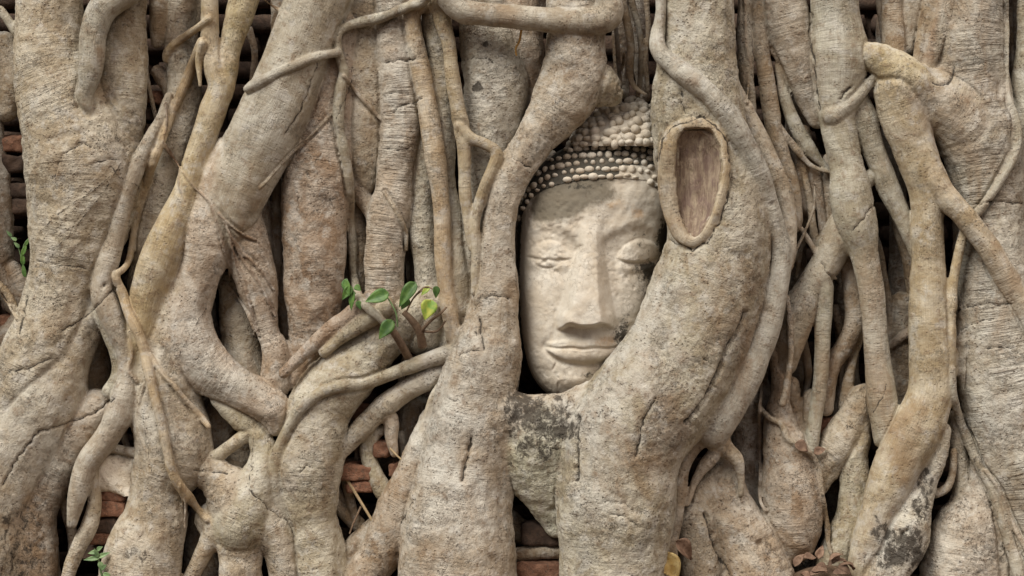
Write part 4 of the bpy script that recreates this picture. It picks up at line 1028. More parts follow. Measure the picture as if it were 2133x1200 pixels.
def face_relief(x, y):
    f = np.zeros_like(x)
    # eye sockets, brows
    f -= 11 * ga(x, y, 1188, 522, 26, 34) + 13 * ga(x, y, 1278, 522, 26, 36)
    f -= 4 * ga(x, y, 1140, 560, 46, 16) + 5 * ga(x, y, 1335, 562, 46, 18)
    for P, s in (([(1088, 496), (1108, 474), (1140, 463), (1172, 472), (1206, 500)], 3.6), ([(1252, 496), (1285, 474), (1320, 464), (1355, 472), (1385, 496)], 4.6)):
        dy, fd = dcurve(x, y, P)
        f += s * np.exp(-(dy / 15) ** 2) * fd
        f -= 1.8 * np.exp(-((dy - 17) / 10) ** 2) * fd
    # eyelids: rounded lens above the slit
    for cx, slit, crease, amp in ((1143, [(1100, 535), (1120, 539), (1143, 541), (1165, 542), (1188, 539)], [(1098, 530), (1115, 510), (1143, 499), (1170, 508), (1192, 532)], 4.5),
                                  (1332, [(1288, 541), (1305, 546), (1330, 548), (1352, 544), (1378, 536)], [(1284, 536), (1300, 512), (1330, 497), (1360, 503), (1382, 524)], 7.0)):
        sl_, fs = dcurve(x, y, slit); cr_, fc = dcurve(x, y, crease)
        span = np.maximum(np.interp(x, [p[0] for p in slit], [p[1] for p in slit]) - np.interp(x, [p[0] for p in crease], [p[1] for p in crease]), 1)
        v = np.clip(-sl_ / span, -1, 2)
        inside = sstep(1.12, .85, v) * sstep(-2.0, 2.5, -sl_)
        f += amp * inside * np.sqrt(np.clip(1 - ((v - .25) / 1.05) ** 2, 0, 1)) * fs
        f -= (2.2 if cx < 1200 else 4.5) * np.exp(-(sl_ / 2.6) ** 2) * fs
        f -= (1.1 if cx < 1200 else 2.0) * np.exp(-(cr_ / 3.0) ** 2) * fc
        f += 5.0 * np.exp(-((sl_ - 13) / 9) ** 2) * fs
    # chipped lower lid of the left eye
    f += 4.0 * ga(x, y, 1138, 545, 24, 11) * (0.5 + fbm(np.stack([x / 9, y / 7, x * 0], -1), 2))
    f -= 3.0 * np.exp(-(np.abs(np.hypot((x - 1140) / 1.5, y - 540) - 19) / 2.2) ** 2) * (y > 545)
    f -= 3.0 * ga(x, y, 1104, 536, 7, 3) + 2.5 * ga(x, y, 1170, 541, 12, 2.5)
    # nose: long wedge, flat bridge, cut off square below
    xn = np.interp(y, [440, 480, 560, 640, 690], [1236, 1232, 1226, 1221, 1220])
    h = np.interp(y, [430, 462, 500, 560, 620, 655, 676], [0, 4, 14, 27, 39, 46, 47])
    wt = np.interp(y, [440, 500, 600, 676], [10, 12, 22, 32])
    wb = np.interp(y, [440, 480, 520, 600, 655, 690], [24, 26, 30, 48, 62, 64])
    ax_ = np.abs(x - xn)
    t = np.clip((wb - ax_) / np.maximum(wb - wt, 1), 0, 1)
    t = np.where(t < .12, t * t / .24, t - .06) / .94
    t = t ** .8
    yb = 682 + 5 * np.exp(-((x - 1168) / 12) ** 2) + 2 * np.exp(-((x - 1282) / 12) ** 2) - 5 * np.exp(-((ax_ - 34) / 13) ** 2)
    f += h * t * sstep(0, 1, (yb - y) / 9 + .4)
    # wings of the nose
    f += 7 * ga(x, y, 1176, 664, 14, 16) + 7 * ga(x, y, 1274, 660, 14, 16)
    # mouth
    f += 11 * ga(x, y, 1212, 728, 74, 42)
    ml = [(1138, 724), (1165, 727), (1192, 726), (1214, 729), (1238, 726), (1268, 727), (1294, 723)]
    dm, fm = dcurve(x, y, ml)
    f -= 8.0 * np.exp(-(dm / 3.2) ** 2) * fm
    ul = np.interp(x, [1140, 1175, 1198, 1213, 1228, 1258, 1292], [712, 708, 704, 708, 704, 708, 712])
    vu = (y - ul) / np.maximum(np.interp(x, [p[0] for p in ml], [p[1] for p in ml]) - ul, 2)
    f += 8 * np.sqrt(np.clip(1 - ((vu - .62) / .62) ** 2, 0, 1)) * fm
    lb = np.interp(x, [1136, 1158, 1180, 1213, 1250, 1275, 1296], [728, 745, 753, 756, 753, 746, 727])
    mly = np.interp(x, [p[0] for p in ml], [p[1] for p in ml])
    vl = (y - mly) / np.maximum(lb - mly, 2)
    f += 10 * np.sqrt(np.clip(1 - ((vl - .5) / .55) ** 2, 0, 1)) * fm
    f -= 6 * np.exp(-((y - lb - 5) / 6) ** 2) * fm
    f -= 8 * ga(x, y, 1136, 720, 9, 10) + 6 * ga(x, y, 1296, 717, 9, 10)
    f -= 2.2 * np.exp(-((y - ul - 9) / 2.2) ** 2) * fm * (.4 + .6 * sstep(-.2, .4, vnoise(np.stack([x / 14, y * 0, y * 0 + 3], -1))))
    f -= 3.5 * ga(x, y, 1213, 696, 7, 12)
    f -= 3 * ga(x, y, 1152, 700, 10, 26)
    # chin, cheeks
    f += 13 * ga(x, y, 1196, 792, 40, 24)
    f += 5 * ga(x, y, 1118, 640, 34, 70) + 5 * ga(x, y, 1325, 640, 36, 70)
    # chips and weathering
    p = np.stack([x, y, x * 0], -1)
    f += 1.9 * fbm(p / 42.0, 3) + 0.9 * fbm(p / 11.0, 3)
    pit = sstep(.42, .62, vnoise(p / 6.5 + 3)) * sstep(-.2, .4, vnoise(p / 50.0 + 8))
    f -= 1.8 * pit
    ch = sstep(.28, .45, fbm(p / 26.0 + 40, 2)) * np.clip(ga(x, y, 1140, 800, 60, 40) + ga(x, y, 1250, 780, 50, 40) + .8 * ga(x, y, 1150, 480, 60, 30) + .8 * ga(x, y, 1360, 600, 40, 80) + .6 * ga(x, y, 1210, 720, 80, 16), 0, 1)
    f -= 2.0 * ch
    for P, w, dp in (([(1200, 524), (1205, 516), (1211, 513)], 2.6, 5), ([(1088, 600), (1092, 592)], 2.5, 3), ([(1146, 474), (1160, 466), (1180, 466)], 4, 1.6), ([(1185, 640), (1187, 630)], 1.6, 2), ([(1152, 770), (1158, 758)], 2.5, 4)):
        P = np.asarray(P, float); dmn = np.full(x.shape, 1e9)
        for a, b in zip(P[:-1], P[1:]):
            e = b - a
            t = np.clip(((x - a[0]) * e[0] + (y - a[1]) * e[1]) / (e @ e), 0, 1)
            dmn = np.minimum(dmn, np.hypot(x - a[0] - t * e[0], y - a[1] - t * e[1]))
        f -= dp * np.exp(-(dmn / w) ** 2)
    return f
def head_point(tt, y, extra=0.0):
    c, hw, df = hsmooth(y)
    x = c - (hw + extra * .8) * np.cos(tt)
    d = HDC + (df + extra) * np.sign(np.sin(tt)) * np.abs(np.sin(tt)) ** .62
    return x, d
yy = np.concatenate([np.linspace(290, 306, 12)[:-1], np.linspace(306, 815, 380), np.linspace(815, 837, 26)[1:]])
tf = np.linspace(0, math.pi, 300); tb = np.linspace(math.pi, 2 * math.pi, 40)[1:-1]
tt = np.concatenate([tf, tb])
Yg, Tg = np.meshgrid(yy, tt, indexing='ij')
xg, dg = head_point(Tg, Yg)
fr = face_relief(xg, Yg)
for _ in range(5):
    fr[1:-1, 1:-1] = .5 * fr[1:-1, 1:-1] + .125 * (fr[:-2, 1:-1] + fr[2:, 1:-1] + fr[1:-1, :-2] + fr[1:-1, 2:])
fr = fr * sstep(.25, .62, np.sin(Tg))
hn = [(1074, 484), (1090, 440), (1108, 410), (1132, 393), (1165, 382), (1200, 375), (1250, 370), (1300, 370), (1345, 374), (1372, 395), (1390, 440), (1400, 480)]
hl = np.interp(xg, [p[0] for p in hn], [p[1] for p in hn])
fr = fr * sstep(-6, 14, Yg - hl)
fr -= 3.0 * sstep(6, -4, Yg - hl) * 0
dg = dg + fr
f_ = (CD - dg) / CD
Pg = np.stack([(xg - 1066.5) * f_, (600 - Yg) * f_, dg], -1)
ny, nt = Yg.shape
idx = np.arange(ny * nt).reshape(ny, nt)
nx_ = np.roll(idx, -1, 1)
F = np.stack([idx[:-1], idx[1:], nx_[1:], nx_[:-1]], -1).reshape(-1, 4)
Vh = np.concatenate([Pg.reshape(-1, 3), Pg[0].mean(0)[None], Pg[-1].mean(0)[None]])
caps = [(ny * nt, idx[0, j], nx_[0, j], nx_[0, j]) for j in range(nt)]
me = mesh_np('face', tow(Vh), F)
x = np.append(xg.ravel(), [0, 0]); y = np.append(Yg.ravel(), [0, 0]); tq = np.append(Tg.ravel(), [0, 0])
p3 = np.stack([x, y, x * 0], -1)
grey = 1.0 * sstep(1092, 1130, x) * sstep(1325, 1255, x + .35 * (y - 400)) * sstep(486, 412, y + .22 * (x - 1150)) + .6 * ga(x, y, 1150, 440, 60, 26) + .5 * ga(x, y, 1330, 408, 40, 12)
grey = np.clip(grey - .9 * ga(x, y, 1325, 385, 50, 14), 0, 1)
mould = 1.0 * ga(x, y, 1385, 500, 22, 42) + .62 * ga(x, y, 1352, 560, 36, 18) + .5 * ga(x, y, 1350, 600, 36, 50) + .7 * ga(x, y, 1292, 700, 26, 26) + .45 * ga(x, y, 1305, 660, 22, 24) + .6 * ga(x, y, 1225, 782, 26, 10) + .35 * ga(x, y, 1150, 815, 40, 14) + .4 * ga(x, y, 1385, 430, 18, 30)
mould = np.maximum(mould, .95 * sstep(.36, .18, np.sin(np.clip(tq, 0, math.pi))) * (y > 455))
hlq = np.interp(x, [p[0] for p in hn], [p[1] for p in hn])
band = sstep(6, -8, y - hlq) * sstep(1318 + 40, 1318 - 20, x + .25 * (y - 370)) 
mould = np.maximum(mould, np.clip(1.3 * sstep(9, -4, y - hlq) * sstep(292, 308, y), 0, 1.2) * np.where(y > 352, np.interp(x, [1070, 1100, 1130, 1200, 1270, 1330], [.7, .8, 1.1, 1.1, 1.0, .35]), 1.0))
mould = np.maximum(mould, .62 * ga(x, y, 1215, 388, 70, 12))
mould = np.maximum(mould, .42 * ga(x, y, 1340, 520, 60, 70) * (x > 1250))
ochre = .35 * ga(x, y, 1215, 730, 80, 22) + .3 * ga(x, y, 1180, 790, 50, 40) + .8 * ga(x, y, 1330, 447, 16, 13) + .5 * ga(x, y, 1290, 425, 50, 14) + .6 * ga(x, y, 1265, 708, 30, 16) + .3 * ga(x, y, 1240, 440, 60, 14) + .35 * ga(x, y, 1160, 820, 30, 10)
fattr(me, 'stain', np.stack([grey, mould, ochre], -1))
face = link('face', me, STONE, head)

# hair: rows of snail curls
def uv_ball(nu=9, nv=6):
    vv = []; ff = []
    for i in range(nv + 1):
        th = math.pi * i / nv
        for j in range(nu):
            ph = 2 * math.pi * j / nu
            vv.append((math.sin(th) * math.cos(ph), math.sin(th) * math.sin(ph), math.cos(th)))
    for i in range(nv):
        for j in range(nu):
            ff.append((i * nu + j, (i + 1) * nu + j, (i + 1) * nu + (j + 1) % nu, i * nu + (j + 1) % nu))
    return np.array(vv), np.array(ff)
BV, BF = uv_ball()
def curls(cent, norm, rad, tint):
    vs_, fs_, st_ = [], [], []
    for c, n, r, s in zip(cent, norm, rad, tint):
        n = n / np.linalg.norm(n)
        a = np.cross(n, [0, 1, 0]); a /= np.linalg.norm(a) + 1e-9
        b = np.cross(n, a)
        jit = np.clip(1 + .17 * rng.standard_normal(3), .6, 1.4)
        loc = BV * np.array([r * 1.08 * jit[0], r * .88 * jit[1], r * .92])
        fs_.append(BF + len(vs_) * len(BV))
        vs_.append(c + loc[:, :1] * a + loc[:, 1:2] * b + loc[:, 2:3] * n)
        st_.append(np.repeat(np.asarray(s)[None], len(BV), 0))
    return np.concatenate(vs_), np.concatenate(fs_), np.concatenate(st_)
def surf(t, y, extra=0.0):
    t = np.atleast_1d(np.asarray(t, float)); y = np.atleast_1d(np.asarray(y, float))
    x, d = head_point(t, y, extra)
    f = (CD - d) / CD
    return np.stack([(x - 1066.5) * f, (600 - y) * f, d], -1)
cent, norm, rad, tint = [], [], [], []
OFF = [-1, 14, 29, 43, 55, 66, 75, 83]
for j, offy in enumerate(OFF):
    ts = np.linspace(0.05, math.pi - .05, 600)
    def yrow(ts):
        c, hw, df = hsmooth(np.full_like(ts, 420.0))
        yv = np.full_like(ts, 372.0)
        for _ in range(6):
            x, d = head_point(ts, yv)
            yv = np.interp(x, [p[0] for p in hn], [p[1] for p in hn]) - 4 - offy * np.interp(np.sin(ts), [0, .5, 1], [1.5, 1.1, 1])
            yv = np.maximum(yv, 299)
        return yv
    yv = yrow(ts)
    P = surf(ts, yv)
    cl = np.concatenate([[0], np.cumsum(np.linalg.norm(np.diff(P, axis=0), axis=1))])
    sp = 17.6 if j < 4 else 17.0
    for s in np.arange((j % 2) * sp / 2 + 3, cl[-1], sp):
        t = np.interp(s, cl, ts); y0 = np.interp(s, cl, yv)
        if y0 <= 299.5: continue
        y0 += rng.normal() * 1.0; t += rng.normal() * .006
        p = surf(t, y0)[0]
        e1 = surf(t + .02, y0)[0] - p; e2 = surf(t, y0 + 2)[0] - p
        n = np.cross(e1, e2)
        if n @ (p - np.array([(1250 - 1066.5), 250, -80])) < 0: n = -n
        xx = p[0] + 1066.5
        rr = 7.2 * (1 + .1 * rng.standard_normal())
        worn = 1.0
        if j == 0 and 1250 < xx: rr *= .95; worn = .35
        if j <= 1 and xx > 1285: worn = .3
        if j == 0 and rng.random() < .2: continue
        cent.append(p + n / np.linalg.norm(n) * (rr * .28 * worn)); norm.append(n); rad.append(rr if j < 4 else rr * .92)
        m_ = .30 * ga(xx, y0, 1360, 400, 40, 80) + (.28 if rng.random() < .18 else .03) + .35 * ga(xx, y0, 1230, 374, 60, 12)
        tint.append((.12 + .25 * rng.random(), m_, .05))
v, f, s = curls(cent, norm, rad, tint)
# the mould-black scalp the curls sit on
ts = np.linspace(.02, math.pi - .02, 160)
yb_ = np.full_like(ts, 372.0)
for _ in range(6):
    x, d = head_point(ts, yb_)
    yb_ = np.interp(x, [p[0] for p in hn], [p[1] for p in hn]) + 1
w_ = np.linspace(0, 1, 40)
Ys = 297 + (yb_[None] - 297) * w_[:, None]
Ts = np.repeat(ts[None], 40, 0)
Ps = surf(Ts.ravel(), Ys.ravel(), 1.6)
ii = np.arange(40 * 160).reshape(40, 160)
Fs = np.stack([ii[:-1, :-1], ii[1:, :-1], ii[1:, 1:], ii[:-1, 1:]], -1).reshape(-1, 4)
xs = Ps[:, 0] + 1066.5; ysq = Ys.ravel()
ms = np.interp(xs, [1070, 1120, 1200, 1280, 1330, 1360], [.75, 1.1, 1.15, 1.0, .7, .8]) * np.where((xs > 1285) & (ysq > 345), .25, 1)
ss = np.stack([xs * 0 + .4, ms * sstep(1.02, .93, w_)[:, None].repeat(160, 1).ravel() + .5 * sstep(.9, 1, w_)[:, None].repeat(160, 1).ravel() * (xs < 1285), xs * 0], -1)
f = np.concatenate([f, Fs + len(v)]); v = np.concatenate([v, Ps]); s = np.concatenate([s, ss])
me = mesh_np('hair_curl', tow(v), f)
fattr(me, 'stain', s)
o = link('hair', me, STONE, head)
o['label'] = 'band of pale stone curls on black mould above the forehead'

# topknot dome with its own curls
uy = [206, 209, 214, 222, 235, 255, 275, 296, 304]
uL = [1318, 1300, 1285, 1262, 1240, 1214, 1197, 1184, 1182]
UC = 1312.0
def dome(t, y, ex=0.0):
    hw = np.interp(y, uy, [UC - l for l in uL]) + ex
    x = UC - hw * np.cos(t)
    d = -34 + (hw * .78) * np.sin(t)
    f = (CD - d) / CD
    return np.stack([(x - 1066.5) * f, (600 - y) * f, d], -1)
yy = np.linspace(206, 304, 50); tt = np.linspace(0, 2 * math.pi, 97)[:-1]
Yg, Tg = np.meshgrid(yy, tt, indexing='ij')
P = dome(Tg, Yg, -8)
P = np.where((Yg > 206.5)[..., None], P, dome(Tg, Yg, -14))
ny, nt = Yg.shape
idx = np.arange(ny * nt).reshape(ny, nt); nx_ = np.roll(idx, -1, 1)
F = np.stack([idx[:-1], idx[1:], nx_[1:], nx_[:-1]], -1).reshape(-1, 4)
VV = [P.reshape(-1, 3)]; FF = [F]; ST = [np.tile(np.array([[.1, .1, .1]]), (ny * nt, 1))]
cent, norm, rad, tint = [], [], [], []
for j, y0 in enumerate([297, 284, 270, 257, 244, 232, 222, 214]):
    hw = np.interp(y0, uy, [UC - l for l in uL]) - 8
    ts = np.linspace(-.2, math.pi + .2, 300)
    Pr = dome(ts, np.full_like(ts, y0), -8)
    cl = np.concatenate([[0], np.cumsum(np.linalg.norm(np.diff(Pr, axis=0), axis=1))])
    for s in np.arange((j % 2) * 9.5, cl[-1], 18.5):
        t = np.interp(s, cl, ts)
        p = dome(np.array(t + rng.normal() * .045), np.array(float(np.clip(y0 + rng.normal() * 2.6 + 7 * math.cos(t), 209, 301))), -8)
        n = p - np.array([(UC - 1066.5), 290, -60])
        xx = p[0] + 1066.5
        cent.append(p + n / np.linalg.norm(n) * 1.5); norm.append(n); rad.append(10.4 * (1 + .1 * rng.standard_normal()))
        tint.append((0.0, .55 * sstep(1322, 1352, xx) + .55 * sstep(222, 208, y0) * (xx > 1300), .22 * rng.random()))
v, f, s = curls(cent, norm, rad, tint)
FF.append(f + ny * nt); VV.append(v); ST.append(s)
me = mesh_np('topknot', tow(np.concatenate(VV)), np.concatenate(FF))
fattr(me, 'stain', np.concatenate(ST))
o = link('topknot', me, STONE, head)
o['label'] = 'domed topknot covered in cream coloured stone curls'
#HEAD_END

#PROPS_BEGIN
# ------------------------------------------------------------------ wall, ground, bricks
def rough_box(sx, sy, sz, amp=.08, n=5, seed=0):
    """irregular block centred on 0, worn corners"""
    vv = []; ff = []
    def key(i, j, k): return (i, j, k)
    ids = {}
    for i in range(n + 1):
        for j in range(n + 1):
            for k in range(n + 1):
                if i in (0, n) or j in (0, n) or k in (0, n):
                    u = np.array([i, j, k]) / n * 2 - 1
                    r = (np.abs(u) ** 8).sum() ** (1 / 8)
                    p = u / max(r, 1e-6) * max(np.abs(u))
                    p = p * np.array([sx, sy, sz]) / 2
                    ids[(i, j, k)] = len(vv); vv.append(p)
    for a in range(3):
        b, c = (a + 1) % 3, (a + 2) % 3
        for s in (0, n):
            for u in range(n):
                for w in range(n):
                    q = []
                    for du, dw in ((0, 0), (1, 0), (1, 1), (0, 1)):
                        t = [0, 0, 0]; t[a] = s; t[b] = u + du; t[c] = w + dw
                        q.append(ids[tuple(t)])
                    ff.append(q if s == n else q[::-1])
    vv = np.array(vv)
    nz = np.stack([fbm(vv / (min(sx, sy, sz) * .5) + seed * 3.1 + o, 3) for o in (0, 20, 40)], -1)
    vv = vv + nz * amp * min(sx, sy, sz)
    return vv, np.array(ff)

# brick wall behind the roots: worn courses, one thing
Vb, Fb, nb = [], [], 0
z = -0.90; row = 0
while z < 1.05:
    hgt = 0.052
    x = -1.75 + (row % 2) * .11
    while x < 1.75:
        w = 0.205 + .02 * random.uniform(-1, 1)
        v, f = rough_box(w, .11, hgt * random.uniform(.86, 1), .10, 3, random.random() * 90)
        v = v + np.array([x + w / 2, 0.285 + random.uniform(-.012, .012), z + hgt / 2])
        Vb.append(v); Fb.append(f + nb); nb += len(v)
        x += w + .012
    z += hgt + .012; row += 1
# recessed mortar bed
bx = np.array([(a, b, c) for a in (-1.76, 1.76) for b in (.275, .42) for c in (-.92, 1.06)], float)
Vb.append(bx); Fb.append(np.array([(0, 1, 3, 2), (4, 6, 7, 5), (0, 4, 5, 1), (2, 3, 7, 6), (0, 2, 6, 4), (1, 5, 7, 3)]) + nb)
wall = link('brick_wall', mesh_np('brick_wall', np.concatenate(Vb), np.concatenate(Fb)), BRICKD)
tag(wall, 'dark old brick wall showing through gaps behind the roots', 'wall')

# ground
gxs = np.unique(np.concatenate([np.linspace(-40, -2, 20), np.linspace(-2, 2, 140), np.linspace(2, 40, 20)]))
gys = np.unique(np.concatenate([np.linspace(-60, -1.2, 24), np.linspace(-1.2, .3, 70), np.linspace(.3, 30, 16)]))
GXX, GYY = np.meshgrid(gxs, gys, indexing='ij')
gzz = -0.80 + .015 * fbm(np.stack([GXX * 6, GYY * 6, GXX * 0], -1), 4) * (np.abs(GXX) < 2.5)
cmx = (1715 - 1066.5) * S
gzz = gzz + .066 * np.exp(-((GXX - cmx) / .13) ** 2 - ((GYY + .09) / .10) ** 2) + .03 * np.exp(-((GYY - .05) / .12) ** 2)
n1, n2 = GXX.shape
ix = np.arange(n1 * n2).reshape(n1, n2)
gf = np.stack([ix[:-1, :-1], ix[1:, :-1], ix[1:, 1:], ix[:-1, 1:]], -1).reshape(-1, 4)
ground = link('ground', mesh_np('ground', np.stack([GXX, GYY, gzz], -1).reshape(-1, 3), gf), SOIL)
ground['kind'] = 'structure'

def brick(px, py, d, w, h, dep, label, mat=BRICK, rot=0, name='brick', cat='brick', amp=.12, group='bricks exposed between the roots'):
    v, f = rough_box(w * S, dep * S, h * S, amp, 7, random.random() * 90)
    o = link(name, mesh_np(name, v, f), mat)
    o.location = wpt(px, py, d); o.rotation_euler = (random.uniform(-.05, .05), rot, random.uniform(-.15, .15))
    tag(o, label, cat, group)
    return o
brick(238, 1030, -4, 66, 26, 60, 'upper of two orange bricks under the white plaster lump')
brick(232, 1057, -2, 72, 32, 60, 'lower of two orange bricks under the white plaster lump')
brick(222, 1092, -8, 60, 34, 60, 'grey brown brick below the orange pair, left', BRICKD)
brick(212, 1120, -8, 56, 26, 60, 'small reddish brick at the bottom of the left stack')
brick(200, 1150, -34, 70, 30, 60, 'dark brick lowest in the left stack above the seedling', BRICKD)
brick(246, 984, 8, 104, 76, 60, 'broken lump of white plaster lodged above the orange bricks', PLASTER, .25, 'plaster_lump', 'plaster', .2, None)
brick(32, 300, -58, 60, 34, 60, 'pinkish red brick highest at the left edge')
brick(35, 341, -55, 58, 36, 60, 'dirty brick second from the top at the left edge', BRICKD)
brick(44, 398, -60, 64, 36, 60, 'dark brick third down at the left edge', BRICKD)
brick(52, 432, -62, 60, 32, 60, 'dark red brick lowest at the left edge, above the fern', BRICKD)
brick(20, 668, -55, 36, 26, 60, 'small orange brick at the left edge below the fern')
brick(325, 205, -70, 50, 28, 60, 'reddish brick in the gap right of the twin left roots', BRICK)
brick(322, 240, -72, 50, 28, 60, 'darker brick under the reddish one in that gap', BRICKD)
brick(318, 272, -72, 46, 26, 60, 'lowest brick in the gap beside the straw coloured root', BRICKD)
brick(752, 858, -40, 40, 34, 60, 'red brick in the upper hollow of the lower middle')
brick(796, 934, -2, 36, 34, 50, 'orange red brick under the arched root')
brick(745, 982, -5, 74, 34, 60, 'long pale orange brick in the lower middle hollow')
brick(752, 1012, -10, 60, 24, 60, 'dark orange brick beneath the long pale one')
brick(830, 978, -10, 34, 30, 50, 'pinkish brick beside the mottled slanting root')
brick(1130, 1112, -2, 84, 48, 60, 'charred brown brick in the hollow below the chin', BRICKD)
brick(1124, 1193, 25, 96, 46, 60, 'bright orange brick at the bottom centre edge')
brick(1722, 888, -35, 44, 34, 50, 'orange brick in the small hollow at lower right')

# ------------------------------------------------------------------ leaves and seedlings
def leaf_mesh(name, L, W, curl=.2, fold=.25, heart=True, tip=.25, nx=12, ny=7, seed=0, crumple=0.0):
    vv = []; ff = []
    th = 0.0006
    for side in (1, -1):
        for i in range(nx + 1):
            u = i / nx
            if heart: w = W / 2 * (math.sin(math.pi * min(1, u ** .62)) ** .8 * (1 - .25 * u) + (.04 if u > .8 else .0) * (1 - u))
            else: w = W / 2 * math.sin(math.pi * u ** .85) ** .9
            w = max(w, .0006)
            back = -.10 * L if heart else 0
            for j in range(ny):
                v = j / (ny - 1) * 2 - 1
                xx = L * u + (back * abs(v) ** 1.5 * max(0, 1 - u * 4))
                zz = abs(v) * w * fold * 2 - curl * L * u * u
                zz += crumple * L * float(vnoise(np.array([u * 3 + seed, v * 1.5, seed * 2.0])))
                vv.append((xx, v * w, zz - (th if side < 0 else 0)))
    n = (nx + 1) * ny
    for s in (0, 1):
        for i in range(nx):
            for j in range(ny - 1):
                a = s * n + i * ny + j
                q = (a, a + ny, a + ny + 1, a + 1)
                ff.append(q if s == 0 else q[::-1])
    for i in range(nx):
        for j in (0, ny - 1):
            a = i * ny + j
            q = (a, a + n, a + ny + n, a + ny)
            ff.append(q if j == 0 else q[::-1])
    return mesh_np(name, np.array(vv), np.array(ff))

def frame(o, p, tipdir, up):
    x = Vector(tipdir).normalized(); z = Vector(up); z = (z - z.dot(x) * x).normalized(); y = z.cross(x)
    from mathutils import Matrix
    M = Matrix((x, y, z)).transposed().to_4x4(); M.translation = p
    o.matrix_world = M
    o.location = p; o.rotation_euler = M.to_euler()

def tube(name, P, r0, r1, mat, parent, n=8):
    P = [Vector(p) for p in P]
    # resample smoothly
    arr = catmull([(*p, r0 + (r1 - r0) * i / (len(P) - 1)) for i, p in enumerate(P)], .006)
    vv, ff = [], []
    for i, c in enumerate(arr):
        a = arr[max(i - 1, 0), :3]; b = arr[min(i + 1, len(arr) - 1), :3]
        t = Vector(b - a).normalized()
        u = t.cross(Vector((0.3, 1, .2))).normalized(); w = t.cross(u)
        for j in range(n):
            q = Vector(c[:3]) + float(c[3]) * (u * math.cos(2 * math.pi * j / n) + w * math.sin(2 * math.pi * j / n))
            vv.append(q)
    for i in range(len(arr) - 1):
        for j in range(n):
            ff.append((i * n + j, i * n + (j + 1) % n, (i + 1) * n + (j + 1) % n, (i + 1) * n + j))
    return link(name, mesh_np(name, np.array([tuple(v) for v in vv]), np.array(ff)), mat, parent)

def plant(name, base, label, cat, stems, leaves, group=None):
    root = empty(name, wpt(*base))
    bpy.context.view_layer.update()
    tag(root, label, cat, group)
    for pts, r0, r1, mat in stems:
        tube('stem', [wpt(*p) for p in pts], r0 * S, r1 * S, mat, root)
    for (bx_, by_, tx, ty, d, W, tilt, mat) in leaves:
        p = wpt(bx_, by_, d); q = wpt(tx, ty, d + tilt)
        L = (q - p).length
        me = leaf_mesh('leaf', L * .95, W * .84 * S, curl=.12 * random.uniform(.3, 1.4), fold=random.uniform(.08, .22), seed=random.random() * 50)
        o = link('leaf', me, mat)
        frame(o, p, q - p, Vector((random.uniform(-.35, .35), -1, random.uniform(.1, .6))))
        o.parent = root; o.matrix_parent_inverse = root.matrix_basis.inverted()
    return root

plant('fig_seedling', (850, 745, 40), 'green seedling with heart shaped leaves sprouting left of the head', 'plant',
      [([(852, 748, 45), (835, 716, 85), (815, 686, 100), (800, 676, 104)], 9, 7, TWIG),
       ([(880, 720, 50), (873, 690, 75), (855, 664, 90), (840, 650, 92)], 10, 6, TWIG),
       ([(873, 695, 75), (895, 670, 90), (915, 655, 96), (930, 640, 90)], 4, 2, TWIG),
       ([(880, 690, 75), (910, 690, 90), (928, 668, 92)], 3, 2, TWIG),
       ([(828, 680, 104), (824, 650, 115), (806, 618, 118)], 2, 1.5, GREEND),
       ([(845, 652, 92), (862, 620, 105), (880, 605, 112)], 2, 1.5, TWIG),
       ([(862, 620, 105), (885, 598, 112), (905, 604, 112)], 2, 1.5, TWIG),
       ([(822, 672, 104), (816, 668, 112)], 2, 1.5, GREEND),
       ([(740, 612, 78), (728, 598, 86), (718, 588, 88)], 2, 1.5, GREEND)],
      [(718, 585, 728, 618, 92, 22, 6, GREEN), (730, 598, 712, 626, 92, 24, 6, GREEN), (735, 610, 730, 648, 92, 18, 4, GREEN), (722, 582, 716, 604, 90, 12, 2, GREEND),
       (806, 612, 758, 628, 118, 38, 4, GREEN), (745, 628, 752, 646, 94, 16, 3, GREEN), (740, 596, 752, 606, 92, 18, 3, GREEN),
       (863, 592, 828, 640, 112, 36, 8, GREEN), (848, 622, 836, 646, 104, 24, 4, GREEN), (898, 628, 884, 668, 112, 44, 6, GREENY), (908, 598, 909, 622, 114, 20, 3, GREEN),
       (893, 598, 876, 616, 112, 16, 3, GREENY), (815, 670, 788, 708, 116, 36, 6, GREEN)])
plant('weed_seedling', (215, 1215, 60), 'small seedling with oval leaves at the lower left edge', 'plant',
      [([(222, 1225, 70), (210, 1190, 78), (204, 1160, 80), (202, 1146, 80)], 2.4, 1.6, GREEND)],
      [(202, 1150, 182, 1152, 82, 13, 3, GREEND), (203, 1146, 214, 1138, 82, 13, 3, GREEND), (205, 1162, 172, 1166, 82, 14, 3, GREEND), (206, 1160, 230, 1150, 82, 13, 3, GREEND),
       (204, 1160, 196, 1142, 84, 12, 3, GREEND), (210, 1185, 222, 1176, 84, 15, 3, GREEND), (208, 1172, 214, 1190, 84, 15, 3, GREEND), (216, 1196, 236, 1202, 86, 14, 3, GREEND)])
plant('fern', (50, 580, -10), 'small green fern growing from the bricks at the left edge', 'fern',
      [([(56, 580, 10), (46, 545, 18), (50, 510, 22), (62, 495, 22)], 1.6, 1, GREEND), ([(50, 560, 0), (36, 510, 5), (18, 490, 6)], 1.2, .8, GREEND)],
      [(52, 575, 46, 545, 20, 12, 2, GREEN), (48, 550, 46, 522, 22, 13, 2, GREEN), (47, 530, 56, 505, 24, 12, 2, GREEN), (54, 510, 62, 496, 24, 10, 2, GREEN), (40, 515, 28, 504, 10, 10, 2, GREEND), (34, 500, 22, 494, 10, 10, 2, GREEND), (24, 492, 12, 480, 8, 9, 2, GREEND)])

